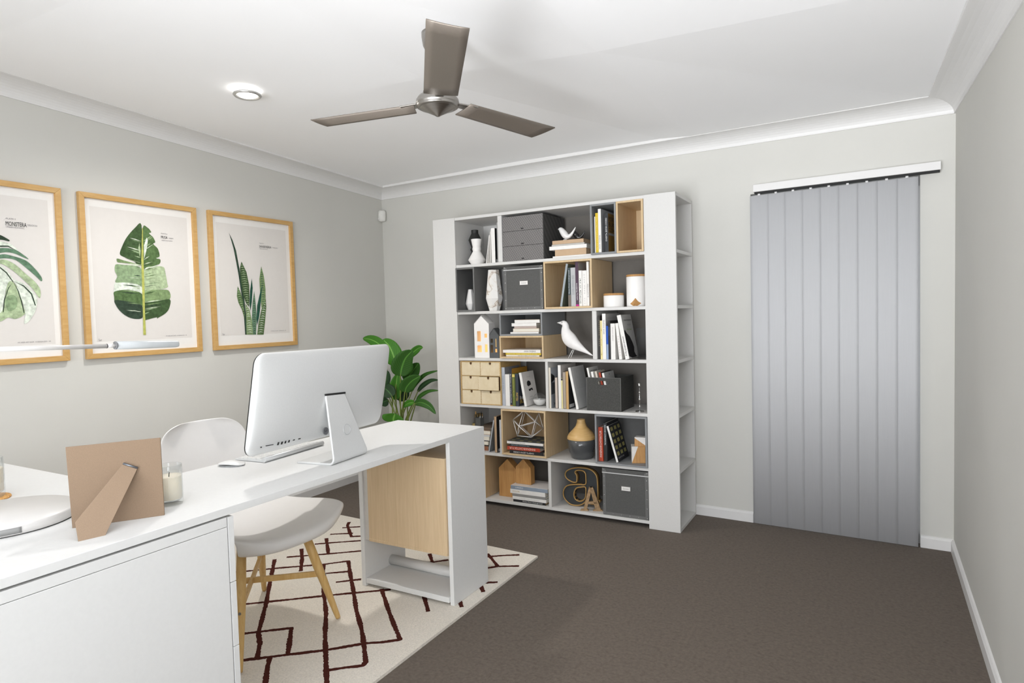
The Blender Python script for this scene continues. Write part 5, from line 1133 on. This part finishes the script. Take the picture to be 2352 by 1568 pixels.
# felt bin with books
xa, xb = FP(B4,918,900,YS+.004).x, FP(B4,1650,900,YS+.004).x; zt_ = FP(B4,1280,540,YS+.004).z; y0, y1_ = YS+.004, YS+.235; t = .004
fb = thing('felt_bin', 'dark grey felt bin with cut-out handle, filled with books', 'storage bin', ((xa+xb)/2, YS+.12, f))
ha, hb_, hz0, hz1 = FP(B4,1150,650,y0).x, FP(B4,1392,650,y0).x, FP(B4,1270,693,y0).z, FP(B4,1270,607,y0).z; hr = (hz1-hz0)/2; hc = (hz0+hz1)/2
def front(y):
    out = [(xa,y,f+.0005),(xb,y,f+.0005),(xb,y,zt_),(xa,y,zt_)]
    inn = [(ha+hr-hr*math.sin(a), y, hc+hr*math.cos(a)) for a in [PI*k/8 for k in range(9)]]+[(hb_-hr+hr*math.sin(a), y, hc-hr*math.cos(a)) for a in [PI*k/8 for k in range(9)]]
    return out, inn
bm = bmesh.new(); 
for y in (y0, y0+t):
    o_, i_ = front(y); vo = [bm.verts.new(p) for p in o_]; vi = [bm.verts.new(p) for p in i_]
    eo = [bm.edges.new((vo[k], vo[(k+1)%4])) for k in range(4)]; ei = [bm.edges.new((vi[k], vi[(k+1)%len(vi)])) for k in range(len(vi))]
    bmesh.ops.triangle_fill(bm, use_beauty=True, edges=eo+ei)
    if y == y0: v0o, v0i = vo, vi
    else:
        for A_, B_ in ((v0o, vo), (v0i, vi)):
            for k in range(len(A_)): bm.faces.new((A_[k], A_[(k+1)%len(A_)], B_[(k+1)%len(A_)], B_[k]))
bm.verts.ensure_lookup_table(); bm.verts.index_update()
mb = MB(); mb.add([v.co.copy() for v in bm.verts], [tuple(v.index for v in q.verts) for q in bm.faces]); bm.free(); mb.build('front_panel', FELT, fb)
mb = MB(); mb.box(xa, xa+t, y0+t, y1_, f+.0005, zt_); mb.box(xb-t, xb, y0+t, y1_, f+.0005, zt_); mb.box(xa+t, xb-t, y1_-t, y1_, f+.0005, zt_); mb.box(xa+t, xb-t, y0+t, y1_-t, f+.0005, f+.004); mb.build('bin_body', FELT, fb)
mb = MB()
for x_, y_ in ((xb,y0),(xa,y0)): mb.tube([(x_,y_,f+.001),(x_,y_,zt_)], .0016, 8)
mb.tube([(xa,y0,zt_),(xb,y0,zt_)], .0013, 8); mb.build('stitched_edge', M('felt_edge','7c7c7a',.9), fb)
def binbook(label, ul, vt, th, h, d, lean, cov, rc=None, y=YS+.03, **k):
    tp = FP(B4, ul, vt, y); # upper left corner of the spine
    base = tp.z-h*math.cos(lean); x_l = tp.x-math.sin(lean)*h
    if base < f+.006: h = (tp.z-f-.006)/math.cos(lean); base = f+.006; x_l = tp.x-math.sin(lean)*h
    return book(label, x_l, x_l+th, base, h, d=d, cov=cov, rightcov=rc, y=y, lean=lean, **k)
binbook('white book with dark cover title standing out of the felt bin', 910, 330, .0110, .165, .15, -.2, WHT, paint('cfcfcd'), y=YS+.022, marks=[('t','BAUHAUS',.5,.86,.75,.07,BLK)])
binbook('small white book between others in the felt bin', 1002, 412, .0135, .15, .13, -.2, WHT, y=YS+.018)
binbook('small cream book in the felt bin beside the black and red one', 1088, 405, .0115, .15, .13, -.2, paint('cdc6ba'), y=YS+.02)
binbook('black and red book standing in the felt bin', 1172, 430, .0125, .15, .17, -.2, paint('a83d24'), BLK, y=YS+.024)
binbook('white book at the right of the others in the felt bin', 1240, 440, .0135, .15, .16, -.19, WHT, paint('c9c9c8'), y=YS+.02, marks=[('t','Ж',.5,.9,.12,.06,BLK)])
# chrome candlestick
xs_ = FP(B4, 2062, 1262, YS+.055); cs = thing('candlestick', 'slim chrome candlestick with round beads at the right end, fourth row', 'candlestick', (xs_.x, YS+.055, f))
zc3 = lambda v: FP(B4, 2060, v, YS+.055).z
mb = MB(); mb.lathe([(0,0),(.0255,0),(.0262,.0018),(.0245,.004),(.006,.0055),(.003,.008),(0,.008)], (xs_.x, YS+.055, f+.0003), 40, close=False); mb.build('foot', CHROME, cs)
mb = MB(); mb.lathe([(.0022,.006),(.0022,zc3(715)-f)], (xs_.x, YS+.055, f), 14); mb.build('stem', CHROME, cs)
for v in (1150, 1000, 850): mb = MB(); mb.sphere((xs_.x, YS+.055, zc3(v)), .0072, 20, 12); mb.build('bead', CHROME, cs)
mb = MB(); mb.lathe([(.003,-.002),(.0085,0),(.009,.002),(.009,.020),(.008,.020),(.0075,.004),(0,.004)], (xs_.x, YS+.055, zc3(718)), 24, close=False); mb.build('candle_cup', CHROME, cs)
# --- row 5
f = TOPS[4]
yp_ = YS+.10; xp = FP(A5, 405, 560, yp_).x; pc = thing('pencil_cup', 'dark grey hexagonal pencil cup, fifth row behind the desk end', 'pencil cup', (xp, yp_, f))
zt_ = FP(A5, 405, 378, yp_).z; mb = MB(); mb.lathe([(0,0),(.032,0),(.032,zt_-f),(.0285,zt_-f),(.0285,.004),(0,.004)], (xp, yp_, f+.0003), 6, smooth=False, close=False, ph=.25); mb.build('cup', CHAR, pc, .0006)
for nm, lb_, ub, ut, vt, mt, yo in (('paint_brush','black paint brush with pale bristles in the pencil cup',372,318,240,BLK,.006),('pencil','white pencil leaning in the pencil cup',410,420,280,WHT,.0),('pen','black pen standing tallest in the pencil cup',425,445,230,BLK,-.004),('pencil','pale pencil at the right of the pencil cup',462,468,285,IVY,.004)):
    a, b = FP(A5, ub, 560, yp_+yo), FP(A5, ut, vt, yp_+yo); a.z = f+.008; a.x = xp+(a.x-xp)*.5
    p = thing(nm, lb_, nm.replace('_',' '), a); mb = MB(); mb.tube([a, a.lerp(b,.92)], .003, 10); mb.build('shaft', mt, p)
    mb = MB(); mb.tube([a.lerp(b,.921), b], [.0045 if nm == 'paint_brush' else .003, .004 if nm == 'paint_brush' else .0006], 10); mb.build('bristles' if nm == 'paint_brush' else 'tip', paint('cda56a',.8) if nm != 'pen' else BLACK, p)
xa = max(PLX+.006, FP(A5,150,480,YS+.16).x); xb = max(xa+.030, FP(A5,222,480,YS+.16).x); zt_ = FP(A5,185,295,YS+.16).z
mb = MB(); mb.box(xa, xb, YS+.16, YS+.22, f+.0004, zt_); tag(mb.build('cardboard_box', paint('8f7b55',.8), None, .001), 'narrow brown cardboard box left of the pencil cup', 'box')
xa = max(PLX+.012, FP(A5,205,530,YS+.12).x); xb = max(xa+.032, FP(A5,285,530,YS+.12).x); zt_ = FP(A5,240,508,YS+.12).z
mb = MB(); mb.box(xa, xb, YS+.12, YS+.155, f+.0004, zt_); tag(mb.build('cardboard_box', paint('a8935f',.8), None, .001), 'low brown carton in front of the narrow cardboard box', 'box')
pile(A5, [('rust coloured book at the bottom of the magazine pile beside the desk end', 330, 600, 1015, paint('8a5a40'), {}), ('dark magazine above the rust book in the pile beside the desk end', 300, 606, 985, paint('3a3633'), {}), ('cream magazine low in the pile beside the desk end', 320, 604, 905, paint('c4baa8'), dict(pf=True)), ('black magazine in the middle of the pile beside the desk end', 300, 610, 885, BLK, {}),
 ('white magazine above the black one in the pile beside the desk end', 310, 628, 800, WHT, dict(pf=True)), ('pale grey magazine near the top of the pile beside the desk end', 320, 636, 755, LGR, {}), ('orange covered magazine in the pile beside the desk end', 300, 650, 665, paint('a9733f'), dict(pf=True)), ('brown box file on top of the pile beside the desk end', 320, 655, 595, paint('6b5b4d'), {})], f, name='magazine', y=YS+.045, d=.2)
gy = YS+.014; xb_ = FP(A5,628,1115,gy).x; tp = FP(A5,735,440,gy); ln_ = math.atan2(tp.x-xb_, tp.z-f)
book('thin pale grey board leaning against the tan book, fifth row', xb_-.0075, xb_, f, (tp.z-f)/math.cos(ln_)-.002, d=.2, cov=paint('aeb3ba'), rightcov=paint('7d8388'), y=gy, lean=ln_)
vb(A5, 'tan book with dark cover next to the oak box, fifth row', 746, 802, 358, f, 900, y=gy, d=.22, cov=BEI, rightcov=BLK, pages_front=True, pages=paint('bb9f80',.8), marks=[('b','barcode_label',[(.06,.02),(.30,.02),(.30,.10),(.06,.10)],LGR)])
vb(A5, 'white book squeezed between the dark cover and the oak box, fifth row', 862, 902, 435, f, 900, y=gy, d=.18, cov=paint('c9cbd0'))
x0i, x1i, fl = IB6
yt = dict(tm=WTXT)
tpz = pile(A5, [('black book at the bottom of the oak box with upside-down title', 1082, 1846, 1135, BLK, dict(txt='СМЕРТЬ ДОМА СЛОВО', flip=True, tm=WTXT, th=.5, span=(.12,.72))), ('red book with upside-down title in the oak box', 1030, 1765, 1040, paint('b03f28'), dict(txt='INNENARCHITEKTUR', flip=True, tm=paint('e6c9be'), th=.55, span=(.07,.86), top=BLK)), ('thin black book between the red and white ones in the oak box', 1082, 1842, 995, paint('2c3033'), dict(txt='THE KARAMAZOV BROTHERS', flip=True, tm=paint('9fb0ba'), th=.45, span=(.05,.6))),
 ('white-spined book with patterned cover right under the wire ornament', 1022, 1834, 930, WHT, dict(txt='ВОЗВРАЩЕНИЕ', th=.4, span=(.14,.52), tm=GRY, top=paint('3c4044'), patch=[([(a+da,b+db),(a+.10+da,b+db),(a+.10+da,b+.09+db),(a+da,b+.09+db)], paint('8d8a5c')) for a in (.08,.31,.54,.77) for b in (.1,.4,.7) for da, db in ((0,0),)]))], fl, y=YS-.004, d=.2)
# wire icosahedron
ic = FP(A5, 1475, 598, YS+.085); R_i = CEILS[4]-.0015-.011; rI = .108
phi = (1+5**.5)/2; IV = [Vector(v).normalized() for v in ((-1,phi,0),(1,phi,0),(-1,-phi,0),(1,-phi,0),(0,-1,phi),(0,1,phi),(0,-1,-phi),(0,1,-phi),(phi,0,-1),(phi,0,1),(-phi,0,-1),(-phi,0,1))]
# turn one vertex towards the viewer and one to the bottom-left, as it lies on the book
q = Vector((-.12,-1,.02)).normalized(); rot = IV[3].rotation_difference(q).to_matrix().to_4x4(); best = None
for k in range(72):
    r_ = Matrix.Rotation(2*PI*k/72*.2, 4, q) @ rot; lo = sorted((r_ @ v).z for v in IV)
    if best is None or abs(lo[0]-lo[1]) > best[0]: best = (abs(lo[0]-lo[1]), r_)
r_ = best[1]; pv = [r_ @ v for v in IV]; zmin = min(p.z for p in pv); rI = min(rI, (R_i-tpz-.008)/(max(p.z for p in pv)-zmin)); ctr = Vector((ic.x, YS+.10, tpz+.0035-zmin*rI))
we = thing('wire_ornament', 'white wire icosahedron ornament on the flat books in the oak box', 'ornament', (ctr.x, ctr.y, tpz))
mb = MB()
for i in range(12):
    for j in range(i+1, 12):
        if (IV[i]-IV[j]).length < 1.1: mb.tube([ctr+pv[i]*rI, ctr+pv[j]*rI], .0026, 8)
for p in pv: mb.sphere(ctr+p*rI, .0031, 10, 6)
mb.build('wire_frame', M('wire_paint','e7e5e3',.4), we)
# two-tone vase
yv = YS+.10; xv = FP(B5, 812, 1200, yv).x; zz_ = lambda v: FP(B5, 812, v, yv).z-f; rp_ = lambda w: w/2/9.388*( (FP(B5,900,900,yv)-FP(B5,700,900,yv)).length/(200/9.388) )
tv = thing('two_tone_vase', 'bulbous vase with wooden shoulder and glossy dark base, fifth row', 'vase', (xv, yv, f))
zw = zz_(835)+.006
hh_ = zz_(400)
mb = MB(); mb.lathe([(0,0),(rp_(370),0),(rp_(420),.004),(rp_(505),zw*.35),(rp_(548),zw*.7),(rp_(560),zw)], (xv,yv,f+.0003), 48); mb.build('glazed_base', M('vase_glaze','4b4d4f',.16,coat=.6), tv)
mb = MB(); mb.lathe([(rp_(561),zw),(rp_(563),zw+.008),(rp_(545),zw+.018),(rp_(470),zw+.036),(rp_(345),zw+.056),(rp_(230),zw+.077),(rp_(178),zw+.098),(rp_(160),hh_-.006),(rp_(162),hh_),(rp_(140),hh_),(rp_(130),hh_-.03)], (xv,yv,f+.0003), 48, close=False); mb.build('wooden_neck', wood('vase_wood','c39a5c','d9b780',(5,5,70),rough=.35), tv)
# grey box contents
x0i, x1i, fl = IB7; gy = YS+.012
vb(B5, 'red book with white spine lettering in the grey box, fifth row', 1174, 1266, 572, fl, 1000, y=gy, d=.2, cov=paint('b2452c'), txt='INNENARCHITEKTUR', tmat=paint('eadfd8'), tspan=(.12,.90), tw=.42)
vb(B5, 'black book beside the red one in the grey box, fifth row', 1283, 1356, 480, fl, 1000, y=gy+.004, d=.2, cov=paint('26282a'), txt='THE KARAMAZOV BROTHERS', tmat=paint('c9d0d4'), tspan=(.42,.95), tw=.45)
xa_, xb_ = FP(B5,1560,1390,gy).x, FP(B5,1603,1390,gy).x; tp = FP(B5,1340,552,gy); ln_ = -math.atan2(xa_-tp.x, tp.z-fl)
wm = []
for r__ in range(5):
    for c__ in range(3):
        for k in range(2):
            a, b = .10+c__*.31+k*.10, .16+r__*.17; wm.append(('b','cover_window',[(a,b),(a+.075,b),(a+.075,b+.10),(a,b+.10)],paint('b0a86a')))
book('white-spined book with yellow windows on its black cover, leaning in the grey box', xa_, xb_, fl, (tp.z-fl)/math.cos(ln_)-.001, d=.19, y=gy, lean=ln_, cov=WHT, rightcov=paint('2b2c31'), txt='ВОЗВРАЩЕНИЕ', tmat=GRY, tspan=(.45,.85), tw=.35, marks=wm+[('t','БИТОВ',.35,.09,.5,.035,LGR)])
# half marbled wooden blocks
MBL = M('marble_side','dcd9d6',.4,var=.08,scale=30)
def block(label, ul, um, ur, vt, vb_, y, floor, split, rz):
    pass
yb0 = YS+.03; xl_, xr_ = FP(B5,1790,1300,yb0).x, x1i-.003; h_ = FP(B5,1900,990,yb0).z-fl; w_b = xr_-xl_
bA = thing('wooden_block', 'lower wooden block with marble corner in the grey box, fifth row', 'wooden block', ((xl_+xr_)/2, yb0+.04, fl), group='half marbled wooden blocks')
def splitcube(mbw, mbm, c, s, h, rz, k):
    X = Matrix.Translation(c) @ Matrix.Rotation(rz,4,'Z')
    mbw.X = X; mbm.X = X; a = s/2
    if k == 0:   # marble on the upper left
        mbw.prism([(-a,-a,0),(a,-a,0),(a,-a,h),(-a*.05,-a,h)], (0,s,0)); mbm.prism([(-a,-a,.0005),(-a*.05,-a,h),(-a,-a,h)], (0,s,0))
    else:        # marble on the upper right
        mbw.prism([(-a,-a,0),(a,-a,0),(a,-a,h*.12),(-a,-a,h*.92)], (0,s,0)); mbm.prism([(-a,-a,h*.921),(a,-a,h*.121),(a,-a,h),(-a,-a,h)], (0,s,0))
mw, mm = MB(), MB(); sA = .078; splitcube(mw, mm, (xl_+.050, yb0+.052, fl+.0004), sA, h_-.0008, .38, 0)
mw.build('wood_part', HOUSEW, bA, .0008); mm.build('marble_part', MBL, bA, .0008)
xt_ = FP(B5,1918,900,yb0+.01).x; hB = FP(B5,1960,795,yb0+.01).z-(fl+h_)
bB = thing('wooden_block', 'upper wooden block with marble corner, stacked on the lower block', 'wooden block', (xt_+.035, yb0+.05, fl+h_), group='half marbled wooden blocks')
mw, mm = MB(), MB(); splitcube(mw, mm, (xt_+.033, yb0+.055, fl+h_), .064, hB, .12, 1); mw.build('wood_part', HOUSEW, bB, .0008); mm.build('marble_part', MBL, bB, .0008)
# --- row 6
f = TOPS[5]
def house(label, ul, ur, va, ve, y, dep, floor, vbase):
    xl_, xr_ = FP(A6, ul, vbase, y).x, FP(A6, ur, vbase, y).x; ze, zt_ = FP(A6,(ul+ur)/2,ve,y).z, FP(A6,(ul+ur)/2,va,y).z; zt_ = min(zt_, CEILS[5]-.002)
    mb = MB(); mb.prism([(xl_,y,floor),(xr_,y,floor),(xr_,y,ze),((xl_+xr_)/2,y,zt_),(xl_,y,ze)], (0,dep,0)); o = mb.build('wooden_house', HOUSEW, None, .0012)
    o['group'] = 'wooden block houses'; return tag(o, label, 'wooden house', 'wooden block houses')
house('larger wooden block house behind the flat books, bottom row', 455, 845, 235, 450, YS+.085, .06, f+.0004, 800)
tz = pile(A6, [('black paperback at the bottom of the bottom-row pile', 775, 1500, 1180, BLK, dict(txt='Notes from Underground', tm=WTXT, th=.55, span=(.30,.90), pages=paint('b89f78'))), ('thin white book above the black paperback, bottom row', 757, 1515, 1110, WHT, dict(txt='ІІІІІІ   ІІІІІІІІІІІ', tm=LGR, th=.3, span=(.2,.8))), ('grey book in the middle of the bottom-row pile', 752, 1500, 1048, paint('8f8d8b'), {}),
 ('thick white book second from the top of the bottom-row pile', 706, 1490, 950, WHT, dict(txt='УЕЗДЪ', tm=paint('c9b48c'), th=.4, span=(.06,.28))), ('blue-grey book on top of the bottom-row pile, under the small wooden house', 716, 1548, 868, paint('8b97a6'), dict(txt='SUPREMUS', tm=WTXT, th=.35, span=(.13,.34), top=paint('d5d0cd')))], f, y=YS+.012, d=.17)
house('smaller wooden block house standing on the flat books, bottom row', 838, 1172, 232, 425, YS+.06, .055, tz+.0003, 790)
# big letter a (dark face with brass rim) and small letter A
def glyph_mesh(ch_, bold=False):
    cu = bpy.data.curves.new('g','FONT'); cu.body = ch_; cu.size = 1; cu.fill_mode = 'NONE' if 0 else 'BOTH'
    return cu
ya = YS+.085
xa, xb = FP(B6,385,640,ya).x, FP(B6,1085,640,ya).x; za, zb = f+.0105, min(FP(B6,740,290,ya).z, CEILS[5]-.006)
la = thing('letter_ornament', 'large dark letter a with brass rim, bottom row', 'letter', ((xa+xb)/2, ya, f))
def LP(u, v, y=ya): p = FP(B6, u, v, y); p.z = za+(p.z-FP(B6,740,985,y).z)*(zb-za)/(FP(B6,740,290,y).z-FP(B6,740,985,y).z); return p
outer = [(650,555),(600,560),(520,530),(450,480),(425,420),(445,360),(510,320),(590,298),(700,290),(850,305),(960,345),(1030,410),(1060,480),(1072,600),(1075,720),(1078,860),(1090,900),(1110,905),(1110,935),(1060,960),(960,965),(890,940),(850,880),(820,930),(740,975),(640,985),(540,965),(460,910),(405,840),(385,760),(400,690),(450,630),(540,605),(700,600),(830,600),(838,480),(830,400),(790,355),(720,340),(650,345),(620,375),(650,425),(660,470),(655,520)]
hole = [(830,652),(740,650),(665,660),(620,700),(600,770),(610,840),(650,890),(720,910),(780,895),(825,850),(838,760)]
bm = bmesh.new(); lay = []
for y in (ya, ya+.03):
    vo = [bm.verts.new(LP(u, v)+Vector((0,y-ya,0))) for u, v in outer]; vi = [bm.verts.new(LP(u, v)+Vector((0,y-ya,0))) for u, v in hole]
    eo = [bm.edges.new((vo[k], vo[(k+1)%len(vo)])) for k in range(len(vo))]; ei = [bm.edges.new((vi[k], vi[(k+1)%len(vi)])) for k in range(len(vi))]
    bmesh.ops.triangle_fill(bm, use_beauty=True, edges=eo+ei); lay.append((vo, vi))
for w_ in (0, 1):
    A_, B_ = lay[0][w_], lay[1][w_]
    for k in range(len(A_)): bm.faces.new((A_[k], A_[(k+1)%len(A_)], B_[(k+1)%len(A_)], B_[k]))
bm.verts.index_update(); mb = MB(); mb.add([v.co.copy() for v in bm.verts], [tuple(v.index for v in q_.verts) for q_ in bm.faces]); bm.free()
mb.build('letter_body', M('letter_dark','35383a',.6), la)
BRASS = M('rim_brass','b08d56',.45,metal=.35)
def crspline(pts, n=4):
    out = []; N = len(pts)
    for i in range(N):
        a, b, c_, d_ = pts[i-1], pts[i], pts[(i+1)%N], pts[(i+2)%N]
        for k in range(n):
            t = k/n; out.append(.5*((2*b)+(c_-a)*t+(2*a-5*b+4*c_-d_)*t*t+(3*b-a-3*c_+d_)*t**3))
    return out+[out[0]]
for pts in (outer, hole):
    P_ = crspline([LP(u, v)+Vector((0,-.004,0)) for u, v in pts], 3); mb = MB()
    mb.grid([P_, [p+Vector((0,.036,0)) for p in P_]]); mb.tube(P_, .0032, 8, cap=False); mb.build('brass_rim', BRASS, la, solid=.002)
yA = YS+.03
def LA(u, v, y=yA): p = FP(B6, u, v, y); return p
zoff = f+.0006-LA(845,1110).z
lA = thing('letter_ornament', 'small rustic letter A in front of the large letter a, bottom row', 'letter', (LA(960,1100).x, yA, f))
xA0 = LA(745,1100).x; xA1 = LA(1165,1100).x; hA_ = LA(960,670).z-LA(960,1140).z; cx = (xA0+xA1)/2-.002; wA = (xA1-xA0)/2
RUST = M('rustic_wood','a08463',.85,var=.3,scale=60,bump=.5,bscale=80)
def q3(x, z): return (cx+x*wA, yA, f+.0006+z*hA_)
lX = Matrix.Translation((cx,yA,0)) @ Matrix.Rotation(.35,4,'Z') @ Matrix.Translation((-cx,-yA,0))
for poly_ in ([(-.72,.06),(-.42,.06),(-.02,.80),(.10,1),(-.20,1)], [(.34,.06),(.82,.06),(.16,1),(-.12,1)], [(-.45,.30),(.5,.30),(.46,.39),(-.40,.39)], [(-1,0),(-.25,0),(-.30,.06),(-.90,.06)], [(.10,0),(1,0),(.92,.06),(.22,.06)]):
    mb = MB(); mb.X = lX; mb.prism([q3(*p) for p in poly_], (0,.022,0)); mb.build('letter_stroke', RUST, lA, .001)
storage(B6, 1170, 2105, 900, 5, 'charcoal lidded storage box with white label, bottom row beside the letters', 0, 0, FP(B6,1640,452).z, [(1548,672),(1722,760)], 'Cartonnes', zt=FP(B6,1640,345).z)
